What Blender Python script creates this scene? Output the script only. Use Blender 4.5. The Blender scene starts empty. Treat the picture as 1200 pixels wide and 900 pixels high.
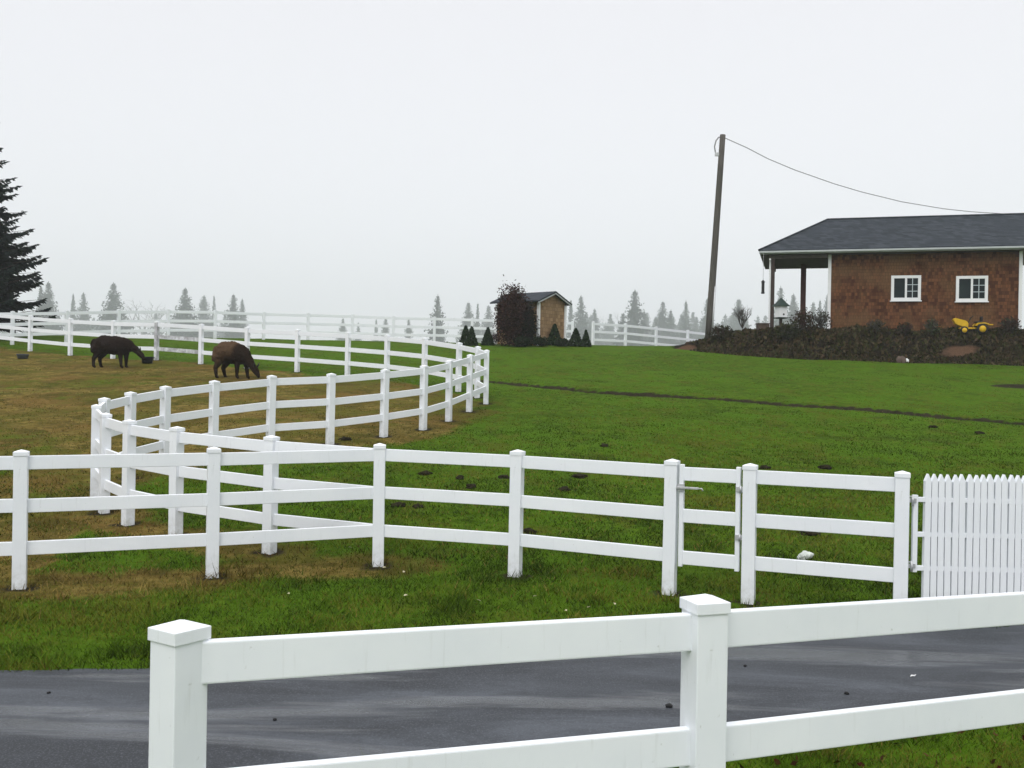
import bpy, bmesh, math, random
import numpy as np
from mathutils import Vector, Matrix

random.seed(7)
rng = np.random.default_rng(11)
SC = bpy.context.scene
COL = SC.collection
PI = math.pi

# ------------------------------------------------------------------ camera constants
EYE, F, ROLL = 2.16, 1167.0, 0.018
CR, SR = math.cos(ROLL), math.sin(ROLL)


def lin(r, g, b):
    f = lambda c: ((c / 255 + 0.055) / 1.055) ** 2.4 if c > 10 else c / 255 / 12.92
    return (f(r), f(g), f(b), 1.0)


# ------------------------------------------------------------------ terrain
def vnoise(x, y, s=1.0, seed=0):
    """smooth value noise, numpy, 0..1"""
    x = np.asarray(x, float) / s + 37.1 * seed; y = np.asarray(y, float) / s - 11.7 * seed
    xi = np.floor(x).astype(np.int64); yi = np.floor(y).astype(np.int64)
    fx = x - xi; fy = y - yi
    fx = fx * fx * (3 - 2 * fx); fy = fy * fy * (3 - 2 * fy)
    def h(a, b):
        n = (a * 374761393 + b * 668265263 + seed * 69069) & 0xFFFFFFFF
        n = ((n ^ (n >> 13)) * 1274126177) & 0xFFFFFFFF
        return ((n ^ (n >> 16)) & 0xFFFF) / 65535.0
    return (h(xi, yi) * (1 - fx) + h(xi + 1, yi) * fx) * (1 - fy) + (h(xi, yi + 1) * (1 - fx) + h(xi + 1, yi + 1) * fx) * fy


def fbm(x, y, s, seed=0):
    return (vnoise(x, y, s, seed) * .5 + vnoise(x, y, s * .47, seed + 1) * .3 + vnoise(x, y, s * .21, seed + 2) * .2)


def sstep(a, b, t):
    t = np.clip((np.asarray(t, float) - a) / (b - a), 0, 1)
    return t * t * (3 - 2 * t)


def base_z(x, y):
    y = np.asarray(y, float)
    w = 0.8
    yy = np.minimum(y, 44.0)
    z = 0.114 * w * np.logaddexp(0, (yy - 11.4) / w)
    t = np.clip(y - 44.0, 0, 16.0)
    z = z + 0.114 * t - 0.5 * (0.194 / 16) * t * t
    t2 = np.clip(y - 60.0, 0, 70)
    z = z - 0.08 * t2
    t3 = np.clip(y - 250.0, 0, 700)
    z = z + 0.036 * t3
    return z


def G(x, y):
    x = np.asarray(x, float); y = np.asarray(y, float)
    rel = (fbm(x, y, 2.3, 3) - .5) * 0.10 * sstep(9.5, 14, y)
    return base_z(x, y) + rel


def ray(px, py):
    u = (px - 600) / F; v = -(py - 450) / F
    return u * CR - v * SR, u * SR + v * CR          # x and z per metre of depth


def at(px, py, y):
    a, b = ray(px, py)
    return Vector((a * y, y, EYE + b * y))


def hit(px, py, h=0.0, y0=4.0, y1=56.0):
    a, b = ray(px, py)
    ys = np.linspace(y0, y1, 1500)
    d = EYE + b * ys - (base_z(a * ys, ys) + h)
    k = np.where((d[:-1] > 0) != (d[1:] > 0))[0]
    y = ys[k[0]] + (ys[1] - ys[0]) * d[k[0]] / (d[k[0]] - d[k[0] + 1]) if len(k) else ys[np.argmin(np.abs(d))]
    return float(a * y), float(y)


def gz(x, y):
    return float(G(x, y))


# ------------------------------------------------------------------ object helpers
def tag(o, label=None, cat=None, group=None, kind=None):
    if label: o['label'] = label
    if cat: o['category'] = cat
    if group: o['group'] = group
    if kind: o['kind'] = kind
    return o


def link(name, me, parent=None, loc=None, rz=0):
    o = bpy.data.objects.new(name, me)
    COL.objects.link(o)
    if parent: o.parent = parent
    if loc is not None: o.location = loc
    o.rotation_euler = (0, 0, rz)
    return o


def thing(name, label, cat, loc=(0, 0, 0), rz=0, group=None):
    return tag(link(name, None, None, loc, rz), label, cat, group)


def mesh(name, V, Fc, mat, smooth=False):
    me = bpy.data.meshes.new(name)
    me.from_pydata([tuple(v) for v in V], [], [tuple(f) for f in Fc])
    if mat: me.materials.append(mat)
    if smooth: me.polygons.foreach_set('use_smooth', [True] * len(me.polygons))
    me.update()
    return me


def tri_mesh(name, V, nper, mat, colors=None):
    """V: (n*nper,3) consecutive polygons with nper corners"""
    V = np.asarray(V, np.float32); n = len(V) // nper
    me = bpy.data.meshes.new(name)
    me.vertices.add(len(V)); me.vertices.foreach_set('co', V.ravel())
    me.loops.add(len(V)); me.loops.foreach_set('vertex_index', np.arange(len(V), dtype=np.int32))
    me.polygons.add(n)
    me.polygons.foreach_set('loop_start', np.arange(0, len(V), nper, dtype=np.int32))
    me.polygons.foreach_set('loop_total', np.full(n, nper, dtype=np.int32))
    if colors is not None:
        at_ = me.color_attributes.new('tint', 'FLOAT_COLOR', 'POINT')
        at_.data.foreach_set('color', np.asarray(colors, np.float32).ravel())
    me.materials.append(mat)
    me.update(calc_edges=True)
    me.validate()
    return me


def bm_mesh(name, bm, mat, smooth=False):
    bmesh.ops.recalc_face_normals(bm, faces=bm.faces)
    me = bpy.data.meshes.new(name); bm.to_mesh(me); bm.free()
    if isinstance(mat, (list, tuple)):
        for m in mat: me.materials.append(m)
    elif mat: me.materials.append(mat)
    if smooth: me.polygons.foreach_set('use_smooth', [True] * len(me.polygons))
    return me


def hexa(bm, c8, mi=0):
    """8 corners: bottom ring 0-3, top ring 4-7"""
    v = [bm.verts.new(c) for c in c8]
    fs = []
    for f in ((3, 2, 1, 0), (4, 5, 6, 7), (0, 1, 5, 4), (1, 2, 6, 5), (2, 3, 7, 6), (3, 0, 4, 7)):
        fc = bm.faces.new([v[i] for i in f]); fc.material_index = mi; fs.append(fc)
    return v, fs


def box(bm, x0, x1, y0, y1, z0, z1, mi=0, bev=0):
    v, fs = hexa(bm, [(x0, y0, z0), (x1, y0, z0), (x1, y1, z0), (x0, y1, z0), (x0, y0, z1), (x1, y0, z1), (x1, y1, z1), (x0, y1, z1)], mi)
    if bev:
        es = list({e for f in fs for e in f.edges})
        bmesh.ops.bevel(bm, geom=es, offset=bev, segments=2, affect='EDGES', profile=.6)


def tube(bm, pts, rad, n=8, mi=0, cap=True):
    """tapered tube through points"""
    pts = [Vector(p) for p in pts]
    if not hasattr(rad, '__len__'): rad = [rad] * len(pts)
    rings = []
    for i, p in enumerate(pts):
        d = (pts[min(i + 1, len(pts) - 1)] - pts[max(i - 1, 0)]).normalized()
        a = d.orthogonal().normalized() if i == 0 else (a - d * a.dot(d)).normalized()
        b = d.cross(a)
        rings.append([bm.verts.new(p + (a * math.cos(2 * PI * k / n) + b * math.sin(2 * PI * k / n)) * rad[i]) for k in range(n)])
    for r0, r1 in zip(rings, rings[1:]):
        for k in range(n):
            f = bm.faces.new((r0[k], r0[(k + 1) % n], r1[(k + 1) % n], r1[k])); f.material_index = mi; f.smooth = True
    if cap:
        for r in (rings[0][::-1], rings[-1]):
            f = bm.faces.new(r); f.material_index = mi


def lathe(bm, prof, n=20, c=(0, 0, 0), axis='Z', mi=0):
    rings = []
    for r, h in prof:
        ring = []
        for k in range(n):
            a = 2 * PI * k / n
            p = (r * math.cos(a), r * math.sin(a), h) if axis == 'Z' else (r * math.cos(a), h, r * math.sin(a))
            ring.append(bm.verts.new(Vector(c) + Vector(p)))
        rings.append(ring)
    for r0, r1 in zip(rings, rings[1:]):
        for k in range(n):
            f = bm.faces.new((r0[k], r0[(k + 1) % n], r1[(k + 1) % n], r1[k])); f.material_index = mi; f.smooth = True
    for r in (rings[0][::-1], rings[-1]):
        f = bm.faces.new(r); f.material_index = mi


def xform(bm, M):
    bmesh.ops.transform(bm, matrix=M, verts=bm.verts)


# ------------------------------------------------------------------ materials
class NT:
    def __init__(s, name):
        s.m = bpy.data.materials.new(name); s.m.use_nodes = True
        s.t = s.m.node_tree; s.t.nodes.clear()
        s.out = s.n('ShaderNodeOutputMaterial')
        s.b = s.n('ShaderNodeBsdfPrincipled')
        s.t.links.new(s.b.outputs[0], s.out.inputs['Surface'])
        s.tc = s.n('ShaderNodeTexCoord')

    def n(s, t, **k):
        nd = s.t.nodes.new(t)
        for a, v in k.items(): setattr(nd, a, v)
        return nd

    def l(s, a, b): s.t.links.new(a, b)

    def val(s, sock, v):
        if hasattr(v, 'is_linked') or isinstance(v, bpy.types.NodeSocket): s.l(v, sock)
        else: sock.default_value = v

    def noise(s, scale, detail=4, rough=.6, coord='Object', stretch=None, rot=None, dist=0):
        v = s.tc.outputs[coord]
        if stretch or rot:
            mp = s.n('ShaderNodeMapping'); s.l(v, mp.inputs[0])
            if stretch: mp.inputs['Scale'].default_value = stretch
            if rot: mp.inputs['Rotation'].default_value = rot
            v = mp.outputs[0]
        nd = s.n('ShaderNodeTexNoise'); s.l(v, nd.inputs['Vector'])
        nd.inputs['Scale'].default_value = scale; nd.inputs['Detail'].default_value = detail
        nd.inputs['Roughness'].default_value = rough; nd.inputs['Distortion'].default_value = dist
        return nd.outputs['Fac']

    def ramp(s, fac, stops):
        r = s.n('ShaderNodeValToRGB'); s.l(fac, r.inputs[0])
        e = r.color_ramp.elements
        while len(e) < len(stops): e.new(.5)
        for k, (p, c) in zip(e, stops): k.position = p; k.color = c if len(c) == 4 else (*c, 1)
        return r.outputs[0]

    def rng(s, fac, a, b, c=0, d=1):
        r = s.n('ShaderNodeMapRange'); s.val(r.inputs[0], fac)
        for i, v in enumerate((a, b, c, d)): r.inputs[i + 1].default_value = v
        return r.outputs[0]

    def mix(s, fac, a, b, mode='MIX'):
        m = s.n('ShaderNodeMix', data_type='RGBA', blend_type=mode)
        s.val(m.inputs[0], fac); s.val(m.inputs[6], a); s.val(m.inputs[7], b)
        return m.outputs[2]

    def math(s, op, a, b=0.0):
        m = s.n('ShaderNodeMath', operation=op); s.val(m.inputs[0], a); s.val(m.inputs[1], b)
        return m.outputs[0]

    def bump(s, h, strength=.3, dist=.02):
        b = s.n('ShaderNodeBump'); b.inputs['Strength'].default_value = strength; b.inputs['Distance'].default_value = dist
        s.l(h, b.inputs['Height']); s.l(b.outputs[0], s.b.inputs['Normal'])

    def attr(s, name):
        a = s.n('ShaderNodeAttribute'); a.attribute_name = name
        return a

    def set(s, **k):
        names = dict(color='Base Color', rough='Roughness', metal='Metallic', spec='Specular IOR Level', trans='Transmission Weight', sub='Subsurface Weight', coat='Coat Weight', sheen='Sheen Weight')
        for a, v in k.items(): s.val(s.b.inputs[names[a]], v)
        return s.m


def plain(name, c, rough=.6, var=.15, scale=6, metal=0, spec=.22, bump=0):
    t = NT(name)
    n = t.noise(scale, 5)
    d = tuple(max(0, x * (1 - var)) for x in c[:3]); u = tuple(min(1, x * (1 + var)) for x in c[:3])
    m = t.set(color=t.ramp(n, [(.3, d), (.7, u)]), rough=rough, metal=metal, spec=spec)
    if bump: t.bump(n, bump)
    return m


def mk_vinyl(name, stain=0.0, foot_dirt=True):
    t = NT(name)
    n = t.noise(1.6, 5, .7)
    sp = t.noise(38, 2, .5)
    c = t.ramp(n, [(.3, (.755, .785, .83)), (.7, (.82, .845, .875))])
    # splashed dirt near the foot, grey grime in streaks
    sep = t.n('ShaderNodeSeparateXYZ'); t.l(t.tc.outputs['Object'], sep.inputs[0])
    foot = t.math('MULTIPLY', t.rng(sep.outputs[2], 0.28, 0.0), t.rng(t.noise(14, 4), .38, .68))
    if foot_dirt: c = t.mix(t.math('MULTIPLY', foot, .45), c, (.20, .20, .12, 1))
    streak = t.rng(t.noise(7, 4, .6, stretch=(6, 6, .5)), .60, .80, 0, .22 + stain)
    c = t.mix(streak, c, (.38, .39, .36, 1))
    c = t.mix(t.rng(sp, .72, .8, 0, .35), c, (.3, .31, .27, 1))
    if stain:
        c = t.mix(t.math('MULTIPLY', t.rng(t.noise(4, 4), .3, .6), stain), c, (.17, .16, .17, 1))
    m = t.set(color=c, rough=t.rng(n, .3, .7, .32, .48), spec=.45)
    return m


M = {}
M['vinyl'] = mk_vinyl('white_vinyl')
M['vinyl_rail'] = mk_vinyl('white_vinyl_rail', 0, False)
M['vinyl_mud'] = mk_vinyl('muddy_vinyl', .75)


def mk_ground():
    t = NT('meadow')
    a = t.attr('mask')
    sep = t.n('ShaderNodeSeparateColor'); t.l(a.outputs['Color'], sep.inputs[0])
    worn, soil, moss = sep.outputs[0], sep.outputs[1], sep.outputs[2]
    n1 = t.noise(.55, 6, .65); n2 = t.noise(4.5, 5, .7); n3 = t.noise(26, 3, .6)
    n4 = t.noise(1.7, 5, .7, stretch=(1, .6, 1))
    n5 = t.noise(.42, 5, .68, stretch=(.8, 1, 1)); n6 = t.noise(1.1, 5, .7)
    green = t.ramp(n2, [(.34, (.026, .050, .0028)), (.5, (.048, .093, .0048)), (.66, (.076, .128, .0090))])
    green = t.mix(t.rng(n1, .47, .58, 0, .75), green, (.056, .120, .0058, 1))
    n7 = t.noise(.16, 4, .6)
    green = t.mix(t.rng(n7, .44, .58, 0, .5), green, (.062, .125, .0060, 1))
    green = t.mix(t.rng(n4, .52, .62, 0, .6), green, (.072, .076, .0095, 1))
    green = t.mix(t.rng(n6, .53, .63, 0, .55), green, (.028, .046, .0042, 1))
    straw = t.ramp(n2, [(.34, (.070, .052, .012)), (.5, (.130, .097, .024)), (.66, (.20, .150, .044))])
    straw = t.mix(t.rng(n5, .47, .54, 0, .75), straw, (.072, .074, .010, 1))
    straw = t.mix(t.rng(n1, .50, .57, 0, .6), straw, (.135, .078, .024, 1))
    straw = t.mix(t.rng(n6, .50, .60, 0, .7), straw, (.044, .046, .0065, 1))
    wf = t.rng(t.math('ADD', worn, t.math('MULTIPLY', t.math('SUBTRACT', n4, .5), 1.3)), .3, .62)
    c = t.mix(wf, green, straw)
    earth = t.ramp(n2, [(.3, (.013, .011, .008)), (.7, (.035, .028, .018))])
    sf = t.rng(t.math('ADD', soil, t.math('MULTIPLY', t.math('SUBTRACT', n2, .5), .9)), .35, .6)
    c = t.mix(sf, c, earth)
    c = t.mix(t.rng(n3, .38, .68, 0, .35), c, t.mix(.5, c, (.012, .02, .003, 1)))
    m = t.set(color=c, rough=1.0, spec=.02)
    h = t.math('ADD', n2, t.math('MULTIPLY', n3, .5))
    t.bump(h, .6, .06)
    return m


M['ground'] = mk_ground()


def mk_blade():
    t = NT('grass_blades')
    a = t.attr('tint')
    return t.set(color=a.outputs['Color'], rough=.75, spec=.05)


M['blade'] = mk_blade()


def mk_leaf(name, rough=.8):
    t = NT(name)
    a = t.attr('tint')
    return t.set(color=a.outputs['Color'], rough=rough, spec=.04)


M['leaf'] = mk_leaf('leaf_clumps')
M['needle'] = mk_leaf('needles', .85)
M['wool'] = None


def mk_asphalt():
    t = NT('wet_asphalt')
    n1 = t.noise(1.0, 8, .7, stretch=(.4, 1.4, 1), rot=(0, 0, -.33), dist=.8)
    nw = t.noise(.55, 5, .58, stretch=(.42, 2.6, 1), rot=(0, 0, -.30), dist=.5)
    n2 = t.noise(85, 3, .7); n3 = t.noise(11, 5, .7); n4 = t.noise(30, 4, .75)
    c = t.ramp(n1, [(.38, (.019, .022, .027)), (.5, (.034, .039, .047)), (.62, (.062, .070, .083))])
    c = t.mix(t.rng(n2, .52, .66, 0, .6), c, (.105, .116, .135, 1))
    c = t.mix(t.rng(n4, .52, .72, 0, .4), c, (.012, .013, .016, 1))
    c = t.mix(t.rng(n3, .60, .75, 0, .5), c, (.016, .018, .021, 1))
    wet = t.rng(nw, .50, .58)
    m = t.set(color=c, rough=t.rng(wet, 0, 1, .75, .24), spec=.4)
    t.bump(t.math('ADD', n2, t.math('MULTIPLY', n3, .4)), .35, .006)
    return m


M['asphalt'] = mk_asphalt()


def mk_bank():
    t = NT('bark_earth')
    a = t.attr('mask')
    n2 = t.noise(3.5, 6, .7); n3 = t.noise(15, 4, .65)
    c = t.ramp(n3, [(.3, (.007, .005, .004)), (.55, (.016, .012, .008)), (.75, (.032, .024, .016))])
    c = t.mix(t.rng(n2, .5, .7, 0, .6), c, (.017, .018, .007, 1))
    sep = t.n('ShaderNodeSeparateColor'); t.l(a.outputs['Color'], sep.inputs[0])
    c = t.mix(t.rng(t.math('ADD', sep.outputs[0], t.math('MULTIPLY', t.math('SUBTRACT', n2, .5), .6)), .35, .65), c, t.ramp(n3, [(.3, (.060, .034, .021)), (.7, (.115, .068, .042))]))
    m = t.set(color=c, rough=1.0, spec=.02)
    t.bump(n3, .8, .08)
    return m


M['bank'] = mk_bank()


def mk_shingle(name, ca, cb, cc, sx, sy, vert='xz', mortar=.004):
    """cedar shingle courses"""
    t = NT(name)
    sep = t.n('ShaderNodeSeparateXYZ'); t.l(t.tc.outputs['Object'], sep.inputs[0])
    cmb = t.n('ShaderNodeCombineXYZ')
    t.l(t.math('ADD', sep.outputs[0], sep.outputs[1]), cmb.inputs[0]); t.l(sep.outputs[2], cmb.inputs[1])
    br = t.n('ShaderNodeTexBrick'); t.l(cmb.outputs[0], br.inputs['Vector'])
    br.inputs['Scale'].default_value = 1.0
    br.inputs['Brick Width'].default_value = sx; br.inputs['Row Height'].default_value = sy
    br.inputs['Mortar Size'].default_value = mortar; br.inputs['Mortar Smooth'].default_value = .2
    br.inputs['Bias'].default_value = 0
    br.offset = .37; br.squash = .8; br.squash_frequency = 3
    br.inputs['Color1'].default_value = (0, 0, 0, 1); br.inputs['Color2'].default_value = (1, 1, 1, 1); br.inputs['Mortar'].default_value = (.3, .3, .3, 1)
    wn = t.noise(.7, 5, .65); wn2 = t.noise(2.4, 4, .6, stretch=(1, 1, .3))
    per = t.rng(br.outputs['Color'], 0, 1)
    c = t.mix(t.rng(per, .1, .9), ca, cb)
    c = t.mix(t.rng(wn, .46, .60, 0, .8), c, cc)
    c = t.mix(t.rng(wn2, .54, .74, 0, .35), c, tuple(x * .45 for x in ca[:3]) + (1,))
    c = t.mix(t.math('MULTIPLY', br.outputs['Fac'], .7), c, (.012, .008, .006, 1))
    m = t.set(color=c, rough=.9, spec=.08)
    t.bump(t.math('ADD', t.math('SUBTRACT', 1.0, br.outputs['Fac']), t.math('MULTIPLY', per, .6)), .5, .02)
    return m


M['cedar_red'] = mk_shingle('weathered_red_cedar', (.060, .023, .012, 1), (.150, .063, .028, 1), (.135, .074, .034, 1), .13, .15)
M['cedar_tan'] = mk_shingle('tan_cedar', (.20, .125, .065, 1), (.34, .225, .125, 1), (.26, .175, .10, 1), .22, .17)
M['roof'] = mk_shingle('dark_asphalt_shingle', (.028, .034, .041, 1), (.050, .058, .069, 1), (.036, .043, .052, 1), .3, .09)
M['white'] = plain('white_paint', (.74, .75, .76), .45, .05, 3)
M['fascia'] = plain('pale_fascia_paint', (.40, .43, .43), .5, .08, 3)
M['dark_wood'] = plain('dark_stained_wood', (.045, .030, .026), .7, .3, 8)
M['red_wood'] = plain('red_brown_wood', (.085, .032, .028), .7, .25, 8)
M['soffit'] = plain('brown_soffit_board', (.13, .12, .11), .7, .15, 4)
M['trim_brown'] = plain('brown_fascia_wood', (.07, .06, .05), .7, .2, 6)
M['concrete'] = plain('porch_concrete', (.28, .27, .26), .8, .15, 3)
M['grille'] = plain('window_grille', (.42, .48, .50), .45, .05, 3)


def mk_glass():
    t = NT('dark_window_glass')
    n = t.noise(1.2, 3)
    return t.set(color=t.ramp(n, [(.3, (.008, .013, .015)), (.7, (.018, .028, .030))]), rough=.25, spec=.12)


M['glass'] = mk_glass()


def mk_pole():
    t = NT('weathered_pole_wood')
    n = t.noise(5, 5, .7, stretch=(6, 6, .25)); n2 = t.noise(.6, 3)
    c = t.ramp(n, [(.3, (.050, .044, .038)), (.7, (.125, .113, .102))])
    c = t.mix(t.rng(n2, .4, .7, 0, .5), c, (.06, .066, .056, 1))
    m = t.set(color=c, rough=.9, spec=.2); t.bump(n, .5, .02)
    return m


M['pole'] = mk_pole()
M['cable'] = plain('grey_cable', (.26, .26, .27), .6, .1, 3)
M['steel'] = plain('galvanised_steel', (.50, .51, .52), .45, .15, 20, metal=.5)
M['black_metal'] = plain('black_iron', (.018, .018, .02), .5, .2, 20)
M['bark'] = plain('conifer_bark', (.045, .034, .026), .9, .4, 9, bump=.5)
M['twig'] = plain('red_twigs', (.050, .024, .021), .85, .35, 9)
M['grey_twig'] = plain('grey_twigs', (.060, .054, .048), .85, .35, 9)
M['yellow'] = plain('yellow_tractor_paint', (.58, .36, .015), .4, .12, 5)
M['tyre'] = plain('black_rubber', (.014, .014, .015), .8, .2, 10)
M['seat'] = plain('black_vinyl_seat', (.016, .015, .015), .5, .2, 10)
M['green_dark'] = plain('dark_green_paint', (.012, .03, .016), .5, .2, 10)
M['green_roof'] = plain('dark_green_roof', (.018, .034, .028), .6, .2, 10)
M['tub'] = plain('dark_blue_rubber', (.016, .019, .030), .5, .2, 8)
M['bowl'] = plain('blue_grey_rubber', (.085, .10, .12), .6, .2, 8)
M['rock'] = plain('pale_rock', (.50, .54, .50), .8, .3, 14, bump=.4)
M['soil'] = plain('fresh_dark_earth', (.022, .019, .011), 1.0, .5, 24, bump=.8, spec=.03)
M['pebble'] = plain('black_stone', (.012, .012, .013), .7, .3, 30)
M['scrap'] = plain('white_scrap', (.75, .76, .76), .6, .1, 20)
M['planter'] = plain('grey_brown_timber', (.085, .060, .048), .8, .3, 8)

# ------------------------------------------------------------------ fence layout (points on the paddock ground)
H = 1.40
back_px = [(-14, 366.0), (36, 369), (83, 372), (133, 374.5), (184, 377), (236, 380), (290, 383), (349, 386), (408, 389.5), (454, 392.5), (498, 396.5), (538, 401), (560, 405.5), (570.5, 410)]
front_px = [(551, 415), (527, 421.5), (497, 427), (451, 431.5), (388, 436.5), (318, 440), (251, 446), (194, 452), (153, 458.5), (123, 465.5), (113, 473), (124, 481), (152, 490), (208, 499), (318, 511)]
P_back = [hit(x, y, H) for x, y in back_px]
P_front = [hit(x, y, H) for x, y in front_px]
junction = (-1.49, 11.35)
P_left = [(-10.4, 8.15), (-8.5, 8.80), (-6.75, 9.42), (-4.92, 10.02), (-3.18, 10.68)]
P_mid = [(0.07, 10.98), (1.66, 10.28)]
gate_hinge = (2.40, 9.96)
picket_hinge = (3.72, 9.45)

road_far = [(-14, 7.6), (-8, 7.45), (-3.75, 7.29), (-2.66, 7.32), (-1.3, 7.62), (0, 8.02), (1.5, 8.48), (3, 8.86), (4.5, 9.2), (8, 10.3), (14, 12.2)]
road_near = [(-14, 1.2), (-8, 2.6), (-3, 4.3), (-1, 5.02), (.58, 5.62), (1.2, 5.85), (3.3, 6.65), (5, 7.25), (8, 8.3), (14, 10.2)]


def interp(tab, x):
    return np.interp(x, [p[0] for p in tab], [p[1] for p in tab])


def road_wob(x): return (vnoise(x, 0 * np.asarray(x), .8, 5) - .5) * .14 + (vnoise(x, 0 * np.asarray(x), .23, 6) - .5) * .07
def on_road(x, y): return (y < interp(road_far, x) + road_wob(x)) & (y > interp(road_near, x) + road_wob(np.asarray(x) + 90))


def seg_dist(x, y, pts):
    d = np.full(np.shape(x), 1e9)
    for (ax, ay), (bx, by) in zip(pts, pts[1:]):
        vx, vy = bx - ax, by - ay
        t = np.clip(((x - ax) * vx + (y - ay) * vy) / (vx * vx + vy * vy), 0, 1)
        d = np.minimum(d, np.hypot(x - ax - t * vx, y - ay - t * vy))
    return d


def inside(x, y, poly):
    r = np.zeros(np.shape(x), bool)
    for (ax, ay), (bx, by) in zip(poly, poly[1:] + poly[:1]):
        c = ((ay > y) != (by > y)) & (x < (bx - ax) * (y - ay) / (by - ay + 1e-12) + ax)
        r ^= c
    return r


P_paddock = [(-40, 34)] + P_back + P_front[:11] + [(-5.35, 12.2), (-4.92, 10.02), (-10.4, 8.15), (-40, 4)]
ditch = [hit(x, y) for x, y in ((572, 446), (620, 451), (675, 457), (740, 462), (837, 467), (930, 474), (1010, 480), (1100, 488), (1210, 496), (1330, 505))]
bed = hit(1185, 453)
bank_poly = [(7.2, 46.2), (8.3, 44.3), (9.8, 42.6), (11.6, 41.3), (16, 40.5), (23, 39.9), (42, 38.6), (42, 64), (10, 64), (8, 53)]


def masks(x, y):
    """worn, soil, moss for ground points"""
    x = np.asarray(x, float); y = np.asarray(y, float)
    wob = (fbm(x, y, 3.0, 8) - .5)
    ins = inside(x, y, P_paddock)
    d = seg_dist(x, y, [(-40, 34)] + P_back + P_front[:11])
    sd = np.where(ins, d, -d)
    worn = sstep(-.7, .6, sd + wob * 1.2) * (.62 + .6 * (fbm(x, y, 1.8, 21) - .3))
    worn *= 1 - .55 * sstep(28.5, 31.5, y) * sstep(-9, -5, x)            # greener strip by the back rails
    dl = seg_dist(x, y, P_left + [junction])
    worn = np.maximum(worn, (1 - sstep(.25, 1.25, dl + wob * .8)) * .75)
    dj = np.hypot(x + 1.5, y - 11.3)
    worn = np.maximum(worn, (1 - sstep(.2, 1.0, dj)) * .65)
    df = seg_dist(x, y, P_front)
    worn = np.maximum(worn, (1 - sstep(.2, 1.1, df + wob * .8)) * .72)
    soil = (1 - sstep(.16, .50, seg_dist(x, y, ditch) + wob * .35)) * np.clip(.35 + 1.1 * fbm(x, y, 1.1, 61), 0, 1)
    soil = np.maximum(soil, 1 - sstep(.75, 1.0, np.hypot((x - bed[0] - .5) / 1.35, (y - bed[1]) / .8) + wob * .35))
    posts = P_front + P_left + [junction] + P_mid + [gate_hinge, picket_hinge] + P_back
    pd = np.full(np.shape(x), 9.0)
    for (ax, ay) in posts: pd = np.minimum(pd, np.hypot(x - ax, y - ay))
    soil = np.maximum(soil, (1 - sstep(.12, .34, pd)) * .75)
    moss = fbm(x, y, 1.3, 31)
    return worn, soil, moss


def ditch_dip(x, y):
    return -.17 * (1 - sstep(.05, .42, seg_dist(x, y, ditch)))


# ------------------------------------------------------------------ ground sheet
def axis(fine0, fine1, step, far0, far1, n):
    a = np.arange(fine0, fine1 + 1e-6, step)
    lo = fine0 - np.geomspace(step * 2, fine0 - far0, n)[::-1]
    hi = fine1 + np.geomspace(step * 2, far1 - fine1, n)
    return np.concatenate([lo, a, hi])


def grid_mesh(name, xs, ys, zf, mat, mask=None):
    X, Y = np.meshgrid(xs, ys); Z = zf(X, Y)
    V = np.stack([X, Y, Z], -1).reshape(-1, 3).astype(np.float32)
    nx, ny = len(xs), len(ys)
    i = (np.arange(ny - 1)[:, None] * nx + np.arange(nx - 1)[None]).ravel()
    L = np.stack([i, i + 1, i + nx + 1, i + nx], 1).astype(np.int32)
    me = bpy.data.meshes.new(name)
    me.vertices.add(len(V)); me.vertices.foreach_set('co', V.ravel())
    me.loops.add(L.size); me.loops.foreach_set('vertex_index', L.ravel())
    me.polygons.add(len(L)); me.polygons.foreach_set('loop_start', np.arange(0, L.size, 4, dtype=np.int32))
    me.polygons.foreach_set('loop_total', np.full(len(L), 4, np.int32))
    me.polygons.foreach_set('use_smooth', np.ones(len(L), bool))
    if mask:
        m = mask(V[:, 0].astype(float), V[:, 1].astype(float))
        c = np.stack(list(m) + [np.ones(len(V))] * (4 - len(m)), -1)
        at_ = me.color_attributes.new('mask', 'FLOAT_COLOR', 'POINT')
        at_.data.foreach_set('color', c.astype(np.float32).ravel())
    me.materials.append(mat); me.update(calc_edges=True)
    return me


def ground_z(X, Y):
    return G(X, Y) + ditch_dip(X, Y) - 0.03 * on_road(X, Y)


gxs = axis(-22, 28, .2, -1400, 1400, 26); gys = axis(1, 58, .2, -1300, 1400, 26)
tag(link('ground', grid_mesh('ground', gxs, gys, ground_z, M['ground'], masks)), kind='structure')

# road sheet
xs = np.arange(-14, 14.01, .1)
V, Fc = [], []
for k, x in enumerate(xs):
    a = interp(road_near, x) + road_wob(x + 90); b = interp(road_far, x) + road_wob(x)
    for j in range(7):
        y = a + (b - a) * j / 6
        V.append((x, y, float(base_z(x, y)) + .004 + .03 * math.sin(PI * j / 6) * .6))
for k in range(len(xs) - 1):
    for j in range(6):
        i = k * 7 + j; Fc.append((i, i + 7, i + 8, i + 1))
tag(link('road', mesh('road', V, Fc, M['asphalt'], True)), kind='structure')


# raised bank under the house
def bank_h(x, y):
    ins = inside(x, y, bank_poly); d = seg_dist(x, y, bank_poly + bank_poly[:1])
    d = np.where(ins, d, -d)
    wob = (fbm(x, y, 2.2, 41) - .5)
    top = 4.80 + .16 * (fbm(x, y, 3.0, 44) - .5)
    t = sstep(-.1, 3.3, d + wob * .9)
    return G(x, y) + t * (top - G(x, y)) - .05 + .18 * (fbm(x, y, .8, 47) - .5) * (d > 0.1), d


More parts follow.
